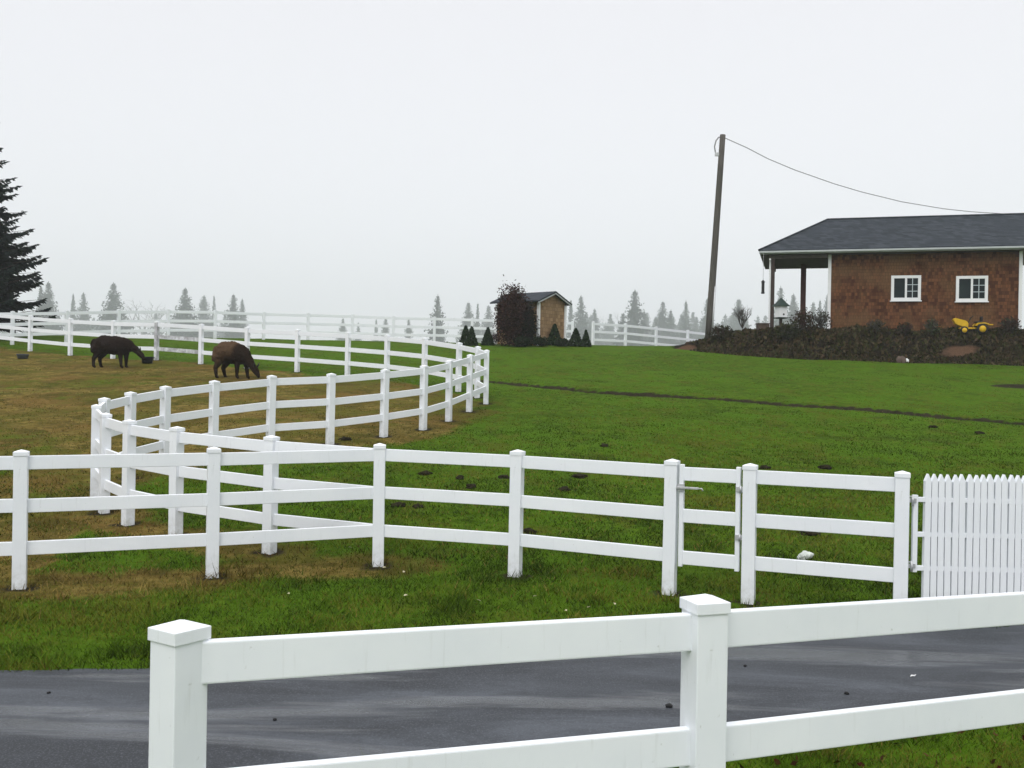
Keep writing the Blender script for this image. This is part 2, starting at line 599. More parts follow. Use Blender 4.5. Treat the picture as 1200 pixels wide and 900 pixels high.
def bank_mask(x, y):
    c = at(1130, 410, 41.6)
    u = (x - c.x + .1) * .94 + (y - c.y) * .35; w = -(x - c.x) * .35 + (y - c.y) * .94
    a = (1 - sstep(.35, 1.2, np.hypot(u / 1.25, w / .55) + (fbm(x, y, .9, 49) - .5) * .9)) * .8
    tip = 1 - sstep(.5, 1.2, np.hypot((x - 7.6) / 1.0, (y - 45.7) / .9))
    return np.maximum(a, tip * .9), a, a


tag(link('bank', grid_mesh('bank', np.arange(6.6, 42, .22), np.arange(38.2, 64.2, .22),
                           lambda X, Y: np.where(bank_h(X, Y)[1] > -.12, bank_h(X, Y)[0], G(X, Y) - .35), M['bank'], bank_mask)), kind='structure')


def surf(x, y):
    """height of whatever ground is there, bank included"""
    h, d = bank_h(np.asarray(x, float), np.asarray(y, float))
    return float(h if d > 0 else G(x, y))


# ------------------------------------------------------------------ fences
W = .128
RAILS = (1.33, .90, .47)
RH, RT = .137, .042


def post_mesh(h=H, w=W):
    bm = bmesh.new(); box(bm, -w / 2, w / 2, -w / 2, w / 2, -.12, h - .064, bev=.005)
    return bm_mesh('post', bm, M['vinyl'])


def cap_mesh(h=H, w=W):
    bm = bmesh.new()
    a = w / 2 + .006
    box(bm, -a, a, -a, a, h - .066, h - .024, bev=.003)
    b = a - .002
    v = [bm.verts.new((sx * b, sy * b, h - .0245)) for sx, sy in ((-1, -1), (1, -1), (1, 1), (-1, 1))]
    t = bm.verts.new((0, 0, h - .002))
    for i in range(4): bm.faces.new((v[i], v[(i + 1) % 4], t))
    return bm_mesh('cap', bm, M['vinyl'])


POST, CAP = post_mesh(), cap_mesh()
POST_MUD = POST.copy(); POST_MUD.materials.clear(); POST_MUD.materials.append(M['vinyl_mud'])


def rail_mesh(a, b, zt, org, h=RH, t=RT, mat=None, inset=.05):
    """sloped rail between two post centres (x,y,z)"""
    a = Vector(a); b = Vector(b)
    d = (b - a); flat = Vector((d.x, d.y, 0)); L = flat.length; u = flat / L; n = Vector((-u.y, u.x, 0))
    s = d.z / L
    p = a + u * inset + Vector((0, 0, s * inset)); q = b - u * inset - Vector((0, 0, s * inset))
    c = []
    for zz in (zt - h, zt):
        for e, sg in ((p, -1), (q, -1), (q, 1), (p, 1)):
            c.append(e + n * (sg * t / 2) + Vector((0, 0, zz)) - Vector(org))
    bm = bmesh.new(); v, fs = hexa(bm, c)
    bmesh.ops.bevel(bm, geom=[e for e in bm.edges], offset=.006, segments=2, affect='EDGES', profile=.6)
    return bm_mesh('rail', bm, mat or M['vinyl_rail'])


def fence(label, pts, group=None, turn=0, skip_posts=(), mud=(), mudrails=(), rails=RAILS, ends=(None, None), zfn=gz):
    """pts: list of (x,y); one thing with posts (> cap) and rails"""
    P = [(x, y, zfn(x, y)) for x, y in pts]
    org = P[0]
    t = thing('rail_fence', label, 'fence', org, 0, group)
    for i, p in enumerate(P):
        if i in skip_posts: continue
        a = Vector(P[max(i - 1, 0)]); b = Vector(P[min(i + 1, len(P) - 1)])
        ang = math.atan2(b.y - a.y, b.x - a.x)
        o = link('post', POST_MUD if i in mud else POST, t, Vector(p) - Vector(org), ang + random.uniform(-.03, .03) + (turn if i == 0 else 0))
        o.rotation_euler[0] = random.uniform(-.006, .006); o.rotation_euler[1] = random.uniform(-.006, .006)
        if i in mud: o['label'] = 'mud-stained post'
        link('cap', CAP, o)
    for i in range(len(P) - 1):
        for r in rails:
            jig = random.uniform(-.004, .004)
            o = link('rail', rail_mesh(P[i], P[i + 1], r + jig, org, mat=M['vinyl_mud'] if (i in mudrails and r < 1) else None), t)
            if i in mudrails and r < 1: o['label'] = 'mud-stained rail'
    return t


# roadside fence, parallel with the road
road_pts = [(-1.052, 3.20), (.741, 3.74), (2.43, 4.45), (4.05, 5.16), (5.7, 5.87)]
fence('large white rail fence between camera and wet road, starting at an end post', road_pts,
      turn=math.radians(39), zfn=lambda x, y: float(np.interp(x, [-1, .74, 2.4, 5], [-.015, -.012, -.05, -.05])))
fence('white rail fence along the far verge, joining the paddock curve at its corner post',
      P_left + [junction] + P_mid)
fence('long white paddock fence winding in an S curve round the alpacas', P_back + P_front + [junction], skip_posts=(len(P_back) + len(P_front),),
      mud=(4,), mudrails=(4,))
fence('short white three-rail fence panel between the latch gate hinges and the picket gate', [gate_hinge, picket_hinge])
crest = [(-21.5, 39.5), (-20.3, 40), (-18.4, 41.2), (-17.3, 42.6)]
cp = [(-45, 40), (12.5, 41.2), (76, 43), (137, 45), (195, 46.6), (250, 48), (307, 49.5), (359, 50.5), (411, 51.5), (459, 52), (507, 52.6), (551, 53), (610, 53.4), (669, 54)]
P_crest = [((px - 600) / F * y * CR + 0.04 * y * SR, y) for px, y in cp]
fence('hazy white fence along the hill crest behind the paddock, ending beside the shed', P_crest)
cp2 = [(693, 54), (731, 55.4), (767, 56.8), (804, 58.2), (842, 59.6), (880, 61)]
fence('white fence on the crest between the wooden shed and the utility pole', [((px - 600) / F * y * CR + 0.04 * y * SR, y) for px, y in cp2])

# latch gate between latch post and hinge post
a2 = Vector(P_mid[-1]); b2 = Vector(gate_hinge)
gu = (b2 - a2).normalized(); gl = (b2 - a2).length
gz0 = gz(*a2)
t = thing('rail_gate', 'narrow white three-rail walk-through gate with a steel latch', 'gate', (a2.x, a2.y, gz0), math.atan2(gu.y, gu.x))
for xx in (.115, gl - .115):
    bm = bmesh.new(); box(bm, xx - .022, xx + .022, -.03, .03, .30, 1.345, bev=.004)
    link('stile', bm_mesh('stile', bm, M['vinyl']), t)
for r in RAILS:
    link('rail', rail_mesh((.08, 0, 0), (gl - .08, 0, 0), r - .012, (0, 0, 0), inset=.052), t)
bm = bmesh.new()
box(bm, .075, .30, -.075, -.045, 1.10, 1.122, bev=.004); tube(bm, [(.30, -.06, 1.111), (.335, -.06, 1.111), (.345, -.06, 1.09)], .008)
box(bm, .08, .15, -.05, -.031, 1.075, 1.145)
link('latch', bm_mesh('latch', bm, M['steel']), t)
for z in (1.10, .62):
    bm = bmesh.new(); box(bm, gl - .135, gl - .06, -.046, -.031, z, z + .05, bev=.003); tube(bm, [(gl - .085, -.05, z - .012), (gl - .085, -.05, z + .062)], .011)
    link('hinge', bm_mesh('hinge', bm, M['steel']), t)

# picket gate
ph = Vector(picket_hinge); pu = Vector((1, -.03)).normalized()
pz = gz(*ph)
t = thing('picket_gate', 'white pointed picket gate hung on steel hinges, closed across the drive', 'gate', (ph.x, ph.y, pz), math.atan2(pu.y, pu.x))
bm = bmesh.new(); box(bm, .10, .145, -.022, .022, .44, 1.17, bev=.004)
link('stile', bm_mesh('stile', bm, M['vinyl']), t)
NP = 26; pitch = .0653; px0 = .205
for z in (1.15, .82, .50):
    bm = bmesh.new(); box(bm, .145, px0 + NP * pitch, -.021, .021, z - .045, z, bev=.004)
    link('rail', bm_mesh('rail', bm, M['vinyl']), t)
bm = bmesh.new()
pw, pt = .0272, .0272
v0 = [(-pw, .06), (pw, .06), (pw, 1.295), (pw * 1.1, 1.305), (0, 1.375), (-pw * 1.1, 1.305), (-pw, 1.295)]
fr = [bm.verts.new((x, -pt, z)) for x, z in v0]; bk = [bm.verts.new((x, pt, z)) for x, z in v0]
bm.faces.new(fr); bm.faces.new(bk[::-1])
for i in range(7): bm.faces.new((fr[i], bk[i], bk[(i + 1) % 7], fr[(i + 1) % 7]))
PICK = bm_mesh('picket', bm, M['vinyl'])
for i in range(NP):
    o = link('picket', PICK, t, (px0 + pw + i * pitch, 0, random.uniform(-.006, .006)))
    o.rotation_euler[1] = random.uniform(-.006, .006)
for z in (1.12, .50):
    bm = bmesh.new(); box(bm, .055, .125, -.035, -.0235, z - .02, z + .02, bev=.003)
    tube(bm, [(.085, -.045, z - .05), (.085, -.045, z + .05)], .012); tube(bm, [(.06, 0, z + .035), (.085, -.045, z + .035)], .008)
    link('hinge', bm_mesh('hinge', bm, M['steel']), t)


# ------------------------------------------------------------------ house
HU = math.radians(-16.5)
hx, hy = 11.35, 46.0
HZ = surf(14, 46) - .02
house = thing('cedar_house', 'red-brown cedar shingle house with white sliding windows and a dark hipped roof over its porch', 'house', (hx, hy, 0), HU)
u3 = Vector((math.cos(HU), math.sin(HU), 0)); w3 = Vector((-math.sin(HU), math.cos(HU), 0)); O3 = Vector((hx, hy, 0))


def on_wall(px, py, depth, O=O3, u=u3, w=w3):
    d = Vector((ray(px, py)[0], 1, ray(px, py)[1])); C = Vector((0, 0, EYE))
    tt = (O + w * depth - C).dot(w) / d.dot(w)
    p = C + d * tt
    return (p - O).dot(u), p.z


EZ = 8.53
LR, DR = 20.0, 6.0
RZ = 10.36
WX0 = on_wall(972, 330, .5)[0]; WX1 = on_wall(1196, 330, .5)[0]
FH = .17
bm = bmesh.new(); sk = .30
hexa(bm, [(WX0, .5, 4.3), (WX1, .5, 4.3), (WX1, DR - .5, 4.3), (WX0 + sk, DR - .5, 4.3)] + [(a_, b_, EZ - FH - .03) for a_, b_ in ((WX0, .5), (WX1, .5), (WX1, DR - .5), (WX0 + sk, DR - .5))])
link('wall', bm_mesh('wall', bm, M['cedar_red']), house)
# roof: hipped, with thickness
bm = bmesh.new()
e = .06
A = [bm.verts.new(p) for p in ((-e, -e, EZ), (LR + e, -e, EZ), (LR + e, DR + e, EZ), (-e, DR + e, EZ))]
B = [bm.verts.new((p.co.x, p.co.y, EZ - .035)) for p in A]
r0 = bm.verts.new((DR / 2, DR / 2, RZ)); r1 = bm.verts.new((LR - DR / 2, DR / 2, RZ))
bm.faces.new((A[0], A[1], r1, r0)); bm.faces.new((A[1], A[2], r1)); bm.faces.new((A[2], A[3], r0, r1)); bm.faces.new((A[3], A[0], r0))
for i in range(4): bm.faces.new((B[i], B[(i + 1) % 4], A[(i + 1) % 4], A[i]))
bm.faces.new(B[::-1])
roof = link('roof', bm_mesh('roof', bm, M['roof']), house)
bm = bmesh.new()
for pts in ([(-e, -e, EZ), (DR / 2, DR / 2, RZ)], [(DR / 2, DR / 2, RZ), (LR - DR / 2, DR / 2, RZ)], [(LR + e, -e, EZ), (LR - DR / 2, DR / 2, RZ)]):
    tube(bm, [(x, y, z + .01) for x, y, z in pts], .05, 6)
link('ridge_cap', bm_mesh('ridge_cap', bm, M['roof']), roof)
bm = bmesh.new()
for x0, x1, y0, y1 in ((0, LR, 0, .03), (0, LR, DR - .03, DR), (0, .03, .032, DR - .032), (LR - .03, LR, .032, DR - .032)):
    box(bm, x0, x1, y0, y1, EZ - FH, EZ - .037)
link('fascia', bm_mesh('fascia', bm, M['fascia']), house)
bm = bmesh.new(); box(bm, -.04, LR + .04, -.10, -.003, EZ - .125, EZ - .04, bev=.012)
link('gutter', bm_mesh('gutter', bm, M['fascia']), house)
bm = bmesh.new(); box(bm, .033, LR - .033, .033, DR - .033, EZ - FH + .0, EZ - FH + .03)
link('soffit', bm_mesh('soffit', bm, M['soffit']), house)
for x in (WX0, WX1):
    bm = bmesh.new(); s = -1 if x == WX0 else 1
    box(bm, x - .07, x + .07, .46, .498, 4.35, EZ - FH - .02); 
    link('corner_board', bm_mesh('corner_board', bm, M['white']), house)
# porch posts, beam
p1 = on_wall(905.5, 330, .35)[0]; p2 = on_wall(941.5, 330, 2.6)[0]
for (x, y, m, w_) in ((p1, .35, 'dark_wood', .085), (p2, 2.6, 'red_wood', .125), (LR - .6, .35, 'dark_wood', .085)):
    bm = bmesh.new(); box(bm, x - w_, x + w_, y - w_, y + w_, 4.4, EZ - FH - .19, bev=.01)
    o = link('porch_post', bm_mesh('porch_post', bm, M[m]), house)
bm = bmesh.new(); box(bm, .4, WX0 - .075, .27, .43, EZ - FH - .19, EZ - FH - .003); box(bm, .4, .55, .433, DR - .4, EZ - FH - .19, EZ - FH - .003)
link('porch_beam', bm_mesh('porch_beam', bm, M['trim_brown']), house)
bm = bmesh.new(); box(bm, p1 - .165, p1 - .092, .27, .36, 4.85, EZ - FH - .20, bev=.01); box(bm, p1 - .165, p1 - .092, .02, .262, EZ - FH - .28, EZ - FH - .2)
link('downspout', bm_mesh('downspout', bm, M['white']), house)
bm = bmesh.new(); box(bm, .3, WX0 - .003, .2, DR - .2, 4.3, HZ + .02)
link('porch_floor', bm_mesh('porch_floor', bm, M['concrete']), house)


def window(px0, py0, px1, py1):
    x0, z1 = on_wall(px0, py0, .47); x1, z0 = on_wall(px1, py1, .47)
    xm = (x0 + x1) / 2; fw = .125
    bm = bmesh.new()
    ya, yb = .455, .497
    box(bm, x0, x1, ya, yb, z1 - fw, z1); box(bm, x0, x1, ya, yb, z0, z0 + fw)
    box(bm, x0, x0 + fw, ya + .002, yb, z0 + fw, z1 - fw); box(bm, x1 - fw, x1, ya + .002, yb, z0 + fw, z1 - fw)
    box(bm, xm - .045, xm + .045, ya + .004, yb, z0 + fw, z1 - fw)
    f = link('window', bm_mesh('window', bm, M['white']), house)
    for a, b in ((x0 + fw, xm - .045), (xm + .045, x1 - fw)):
        bm = bmesh.new(); box(bm, a, b, .482, .495, z0 + fw, z1 - fw); link('pane', bm_mesh('pane', bm, M['glass']), f)
    a, b = xm + .045, x1 - fw; zz0, zz1 = z0 + fw, z1 - fw
    bm = bmesh.new()
    box(bm, (a + b) / 2 - .017, (a + b) / 2 + .017, .474, .480, zz0, zz1)
    for k in (1, 2):
        z = zz0 + (zz1 - zz0) * k / 3; box(bm, a, b, .4755, .4815, z - .015, z + .015)
    link('muntin', bm_mesh('muntin', bm, M['grille']), f)
    bm = bmesh.new(); box(bm, x0 - .04, x1 + .04, .42, .497, z0 - .045, z0 - .002); link('sill', bm_mesh('sill', bm, M['white']), f)


window(1044.5, 323, 1079, 352)
window(1120.5, 323.5, 1157.5, 353)

# hanging feeder at the porch eave
hp = at(894.3, 325, 45.6)
ch = thing('bird_feeder', 'small dark bird feeder hanging beneath the porch eave of the house', 'bird feeder', (hp.x, hp.y, hp.z - .75))
zt = (EZ - FH) - (hp.z - .75)
bm = bmesh.new(); tube(bm, [(0, 0, .62), (0, 0, .75), (.0, 0, zt)], .008, 5); link('wire', bm_mesh('wire', bm, M['cable']), ch)
bm = bmesh.new()
box(bm, -.055, .055, -.055, .055, .06, .52); link('seed_tube', bm_mesh('seed_tube', bm, M['black_metal']), ch)
bm = bmesh.new(); lathe(bm, [(.10, .525), (.09, .545), (.015, .63)], 12); link('lid', bm_mesh('lid', bm, M['black_metal']), ch)
bm = bmesh.new(); lathe(bm, [(.07, .0), (.085, .03), (.085, .055)], 12); link('tray', bm_mesh('tray', bm, M['black_metal']), ch)

# birdhouse on a post
bp = at(915, 372, 44.9); bz = surf(bp.x, bp.y)
b = thing('birdhouse', 'white birdhouse with a dark green pyramid roof on a post by the porch', 'birdhouse', (bp.x, bp.y, bz), .3)
zb = bp.z - bz
bm = bmesh.new(); box(bm, -.05, .05, -.05, .05, -.1, zb - .052); link('post', bm_mesh('post', bm, M['dark_wood']), b)
bm = bmesh.new(); box(bm, -.20, .20, -.20, .20, zb, zb + .50, bev=.01); hs = link('box', bm_mesh('box', bm, M['white']), b)
bm = bmesh.new(); lathe(bm, [(.045, -.006), (.045, .004)], 14, (0.02, -.203, zb + .13), 'Y'); link('entrance_hole', bm_mesh('entrance_hole', bm, M['black_metal']), hs)
bm = bmesh.new(); box(bm, -.24, .24, -.24, .24, zb - .05, zb - .002); link('base', bm_mesh('base', bm, M['green_dark']), b)
bm = bmesh.new(); q = [bm.verts.new((sx * .30, sy * .30, zb + .502)) for sx, sy in ((-1, -1), (1, -1), (1, 1), (-1, 1))]
q2 = [bm.verts.new((sx * .17, sy * .17, zb + .66)) for sx, sy in ((-1, -1), (1, -1), (1, 1), (-1, 1))]; tp = bm.verts.new((0, 0, zb + .90))
for i in range(4):
    j = (i + 1) % 4; bm.faces.new((q[i], q[j], q2[j], q2[i])); bm.faces.new((q2[i], q2[j], tp))
bm.faces.new(q[::-1])
link('roof', bm_mesh('roof', bm, M['green_roof']), b)

# timber planter by the porch
bp = at(894, 378, 45.5); bz = surf(bp.x, bp.y)
t = thing('planter_box', 'low brown timber planter box beside the porch post', 'planter', (bp.x, bp.y, bz), .1)
bm = bmesh.new(); box(bm, -.24, .24, -.2, .2, -.15, .36); link('box', bm_mesh('box', bm, M['planter']), t)
bm = bmesh.new(); box(bm, -.27, .27, -.23, .23, .362, .40); link('rim', bm_mesh('rim', bm, M['planter']), t)

# ------------------------------------------------------------------ yellow tractor
tp_ = at(1138, 386, 42.9); tx, ty = tp_.x, tp_.y
tz = surf(tx, ty)
tr = thing('garden_tractor', 'small yellow ride-on garden tractor parked against the cedar house', 'tractor', (tx, ty, tz), math.radians(-16.5) + .08)
bm = bmesh.new()
prof = [(-.80, .52), (-.92, .74), (-.84, .84), (-.30, .70), (-.18, .60), (-.18, .36), (-.52, .40)]
fr = [bm.verts.new((x, -.22, z)) for x, z in prof]; bk = [bm.verts.new((x, .22, z)) for x, z in prof]
bm.faces.new(fr); bm.faces.new(bk[::-1])
for i in range(len(prof)): bm.faces.new((fr[i], bk[i], bk[(i + 1) % 7], fr[(i + 1) % 7]))
bmesh.ops.bevel(bm, geom=list(bm.edges), offset=.025, segments=2, affect='EDGES')
link('hood', bm_mesh('hood', bm, M['yellow']), tr)
bm = bmesh.new(); box(bm, -.6, .62, -.2, .2, .28, .355, bev=.02); link('frame', bm_mesh('frame', bm, M['yellow']), tr)
for s in (-1, 1):
    bm = bmesh.new()
    pr = [(.14, .46), (.24, .58), (.56, .60), (.76, .54), (.76, .50), (.56, .55), (.26, .53), (.18, .42)]
    fr = [bm.verts.new((x, s * .22, z)) for x, z in pr]; bk = [bm.verts.new((x, s * .47, z)) for x, z in pr]
    bm.faces.new(fr); bm.faces.new(bk[::-1])
    for i in range(8): bm.faces.new((fr[i], bk[i], bk[(i + 1) % 8], fr[(i + 1) % 8]))
    link('fender', bm_mesh('fender', bm, M['yellow']), tr)
    for (x, r, w_) in ((-.42, .20, .14), (.45, .27, .22)):
        yw = s * .40
        bm = bmesh.new(); lathe(bm, [(r * .5, -w_ / 2), (r * .92, -w_ / 2), (r, -w_ * .3), (r, w_ * .3), (r * .92, w_ / 2), (r * .5, w_ / 2)], 22, (x, yw, r), 'Y')
        wh = link('wheel', bm_mesh('wheel', bm, M['tyre']), tr)
        bm = bmesh.new(); lathe(bm, [(r * .15, -w_ * .6), (r * .62, -w_ * .52), (r * .62, w_ * .52), (r * .15, w_ * .6)], 18, (x, yw, r), 'Y'); link('rim', bm_mesh('rim', bm, M['yellow']), wh)
bm = bmesh.new(); box(bm, .16, .50, -.19, .19, .60, .68, bev=.03); box(bm, .44, .53, -.19, .19, .683, .92, bev=.03); link('seat', bm_mesh('seat', bm, M['seat']), tr)
bm = bmesh.new(); tube(bm, [(-.16, 0, .6), (.0, 0, .86)], .02, 8)
lw = [(0 + .17 * math.cos(a) * .55, .17 * math.sin(a), .87 + .17 * math.cos(a) * .5) for a in [k * 2 * PI / 16 for k in range(17)]]
tube(bm, lw, .014, 6); link('steering_wheel', bm_mesh('steering_wheel', bm, M['seat']), tr)
bm = bmesh.new(); box(bm, .765, 1.02, -.25, .25, .47, .53, bev=.015); link('rear_rack', bm_mesh('rear_rack', bm, M['yellow']), tr)

tr.scale = (.82, .82, .85)

# ------------------------------------------------------------------ shed
s0 = hit(630.5, 405.5)
sa = math.radians(180 - 39.6)                     # long side runs back to the left
SL, SW = 2.55, 2.05
shed = thing('garden_shed', 'small tan cedar shingle shed with white corner boards and a dark gabled roof', 'shed', (s0[0], s0[1], gz(*s0)), sa - PI / 2)
# local frame: +y = long side direction (back left), +x = gable direction (back right)
SH, SR_ = 2.12, .40
bm = bmesh.new()
vs = [(0, 0, -.2), (SW, 0, -.2), (SW, SL, -.2), (0, SL, -.2), (0, 0, SH), (SW, 0, SH), (SW, SL, SH), (0, SL, SH), (SW / 2, 0, SH + SR_), (SW / 2, SL, SH + SR_)]
vv = [bm.verts.new(p) for p in vs]
for f in ((0, 1, 5, 8, 4), (2, 3, 7, 9, 6), (1, 2, 6, 5), (3, 0, 4, 7), (3, 2, 1, 0), (4, 8, 9, 7), (8, 5, 6, 9)): bm.faces.new([vv[i] for i in f])
link('wall', bm_mesh('wall', bm, M['cedar_tan']), shed)
bm = bmesh.new()
ov, oe, th = .28, .22, .07
sl = SR_ / (SW / 2)
prof = [(-ov, SH - ov * sl + .012), (SW / 2, SH + SR_ + .012), (SW + ov, SH - ov * sl + .012), (SW + ov, SH - ov * sl + th + .012), (SW / 2, SH + SR_ + th + .02), (-ov, SH - ov * sl + th + .012)]
fr = [bm.verts.new((x, -oe, z)) for x, z in prof]; bk = [bm.verts.new((x, SL + oe, z)) for x, z in prof]
bm.faces.new(fr); bm.faces.new(bk[::-1])
for i in range(6): bm.faces.new((fr[i], bk[i], bk[(i + 1) % 6], fr[(i + 1) % 6]))
link('roof', bm_mesh('roof', bm, M['roof']), shed)
bm = bmesh.new()
for a, b in (((-ov, SH - ov * sl), (SW / 2 - .002, SH + SR_)), ((SW / 2 + .002, SH + SR_), (SW + ov, SH - ov * sl))):
    c = [(a[0], -oe + .004, a[1] - .05), (b[0], -oe + .004, b[1] - .05), (b[0], -oe + .034, b[1] - .05), (a[0], -oe + .034, a[1] - .05)]
    hexa(bm, c + [(x, y, z + .058) for x, y, z in c])
link('bargeboard', bm_mesh('bargeboard', bm, M['fascia']), shed)
for x, y in ((0, 0), (SW, 0), (0, SL)):
    bm = bmesh.new(); box(bm, x - .058, x + .058, y - .058, y + .058, -.2, SH - .12); link('corner_board', bm_mesh('corner_board', bm, M['white']), shed)


# ------------------------------------------------------------------ foliage builders
def cards(P, size, up=None, aspect=1.5, jit=1.0):
    """random quads (rhombus leaves) at points; returns (n*4,3)"""
    n = len(P); size = np.broadcast_to(np.asarray(size, float), (n,))
    a = rng.normal(size=(n, 3)); 
    if up is not None: a = a * jit + up
    a /= np.linalg.norm(a, axis=1, keepdims=True) + 1e-9
    b = np.cross(a, rng.normal(size=(n, 3))); b /= np.linalg.norm(b, axis=1, keepdims=True) + 1e-9
    L = (size * .5 * aspect)[:, None]; w = (size * .5 / aspect)[:, None]
    Q = np.stack([P - a * L, P + b * w, P + a * L, P - b * w], 1)
    return Q.reshape(-1, 3)


def tints(n, per, cols, var=.25, w=None):
    cols = np.array(cols, float)[:, :3]
    k = rng.choice(len(cols), n, p=w)
    c = cols[k] * rng.uniform(1 - var, 1 + var, (n, 1))
    c = np.concatenate([c, np.ones((n, 1))], 1)
    return np.repeat(c, per, 0)


def trunk_mesh(h, r, mat, bend=.03, n=7, top=.15):
    bm = bmesh.new()
    pts = [(math.sin(k * .9) * bend * h * .1, math.cos(k * 1.3) * bend * h * .1, h * k / 7 - .15 * (k == 0)) for k in range(8)]
    tube(bm, pts, [r * (1 - (1 - top) * k / 7) * (1.25 if k == 0 else 1) for k in range(8)], n)
    return bm_mesh('trunk', bm, mat, True)


def spruce_mesh(h, r, z0, cols):
    """near spruce: whorled drooping limbs, upturned tips, hanging needle sprays"""
    Q, z = [], z0
    bm = bmesh.new()
    while z < h - .12:
        t = (z - z0) / (h - z0)
        nb = int(7 + 3 * (1 - t))
        ph = rng.uniform(0, 6.28)
        for k in range(nb):
            a = ph + 2 * PI * k / nb + rng.uniform(-.25, .25)
            L = r * (1 - t) ** .85 * rng.uniform(.55, 1.15) + .10
            zz = z + rng.uniform(-.18, .18)
            m = max(4, int(L / .13))
            s = np.linspace(.04, 1, m)
            rad = L * s
            droop = -.30 * L * s + .26 * L * s ** 3 + .10 * (1 - t) * L * 0
            if t > .8: droop = droop + .5 * L * s
            c = np.stack([np.cos(a) * rad, np.sin(a) * rad, zz + droop], 1)
            tube(bm, c[[0, m // 2, m - 1]], [.035 * (1 - t) + .012, .02 * (1 - t) + .008, .004], 4, cap=False)
            side = np.array([-np.sin(a), np.cos(a), 0]); out = np.array([np.cos(a), np.sin(a), -.1])
            wid = .46 * L ** .6 * (1 - s * .82) + .05
            for sg in (-1, 1):
                for rep in range(4):
                    base = c + rng.normal(scale=.03, size=(m, 3))
                    d = side * sg * rng.uniform(.5, 1, (m, 1)) + out * rng.uniform(.5, 1.1, (m, 1)) + np.array([0, 0, -1]) * rng.uniform(.05, .85, (m, 1))
                    d /= np.linalg.norm(d, axis=1, keepdims=True)
                    LL = (wid * rng.uniform(.6, 1.15, m))[:, None]
                    nrm = np.cross(d, rng.normal(size=(m, 3))); nrm /= np.linalg.norm(nrm, axis=1, keepdims=True)
                    w = LL * .17 + .012
                    Q.append(np.stack([base, base + d * LL * .45 + nrm * w, base + d * LL, base + d * LL * .45 - nrm * w], 1).reshape(-1, 3))
            # curved tip
            tipd = np.array([np.cos(a), np.sin(a), .25]); base = c[-3:]
            w = np.array([0, 0, 1.]) * .035
            Q.append(np.stack([base, base + tipd * .12 + w, base + tipd * .26, base + tipd * .12 - w], 1).reshape(-1, 3))
        z += .31 * (1 - .45 * t) * rng.uniform(.8, 1.2)
    g_ = rng.uniform(0, 1, 5000); a_ = rng.uniform(0, 6.28, 5000); r_ = r * .56 * (1 - g_) ** .9 * rng.uniform(.05, 1, 5000) ** .6
    Q.append(cards(np.stack([np.cos(a_) * r_, np.sin(a_) * r_, z0 + .1 + g_ * (h - z0 - .3) - r_ * .2], 1), .34, up=np.array([0, 0, -.6]), aspect=1.5))
    V = np.concatenate(Q)
    n = len(V) // 4
    return tri_mesh('crown', V, 4, M['needle'], tints(n, 4, cols, .35)), bm_mesh('limb', bm, M['bark'])


nd = [(.010, .018, .016), (.014, .024, .020), (.020, .032, .026), (.010, .014, .016)]
sx_, sy_ = -25.0, 44.0
sx_ = ray(-38, 360)[0] * sy_
sz = gz(sx_, sy_)
topz = at(-38, 116, sy_).z
spr = thing('spruce_tree', 'tall dark near spruce with drooping limbs behind the crest fence', 'tree', (sx_, sy_, sz))
cm, lm = spruce_mesh(topz - sz, 3.5, 1.35, nd)
link('crown', cm, spr); tk = link('trunk', trunk_mesh(topz - sz - .4, .22, M['bark']), spr); link('limbs', lm, tk)


def fir_crown(h, r, seed, ragged=.3):
    """distant fir: needle clumps on layered limbs filling a ragged cone"""
    g = np.random.default_rng(seed); P, S = [], []
    z = h * g.uniform(.02, .06); z0 = z
    while z < h * .97:
        t = (z - z0) / (h - z0)
        nb = int(9 + 4 * (1 - t)); ph = g.uniform(0, 6.28)
        lay = 1 + ragged * g.uniform(-.8, .8)
        for k in range(nb):
            a = ph + 2 * PI * k / nb + g.uniform(-.3, .3)
            L = r * 1.18 * (1 - t) ** .86 * lay * g.uniform(1 - ragged, 1 + ragged * .5) + h * .006
            m = max(3, int(L / (h * .016)))
            s_ = g.uniform(.0, 1, m) ** .8
            droop = -.28 * L * s_ + .12 * L * s_ ** 3
            P.append(np.stack([np.cos(a) * L * s_, np.sin(a) * L * s_, z + droop + g.normal(0, h * .006, m)], 1) + g.normal(0, h * .006, (m, 3)))
            S.append(h * (.056 - .034 * t) * (1.15 - .55 * s_) * g.uniform(.7, 1.25, m))
        z += h * .026 * (1 - .3 * t)
    zt = np.linspace(.88, .99, 14) * h
    P.append(np.stack([0 * zt, 0 * zt, zt], 1)); S.append(np.full(14, h * .012))
    P = np.concatenate(P); S = np.concatenate(S)
    return tri_mesh('crown', cards(P, S, up=np.array([0, 0, -.4]), aspect=1.35), 4, M['needle'], tints(len(P), 4, [(.014, .024, .020), (.022, .034, .027), (.030, .042, .034)], .3))


FIRS = [(fir_crown(30, 6.6, 3, .28), 30), (fir_crown(30, 8.0, 14, .36), 30), (fir_crown(30, 4.6, 25, .38), 30), (fir_crown(30, 8.8, 36, .22), 30), (fir_crown(30, 7.2, 47, .5), 30)]
FIRTRUNK = trunk_mesh(29, .42, M['bark'])


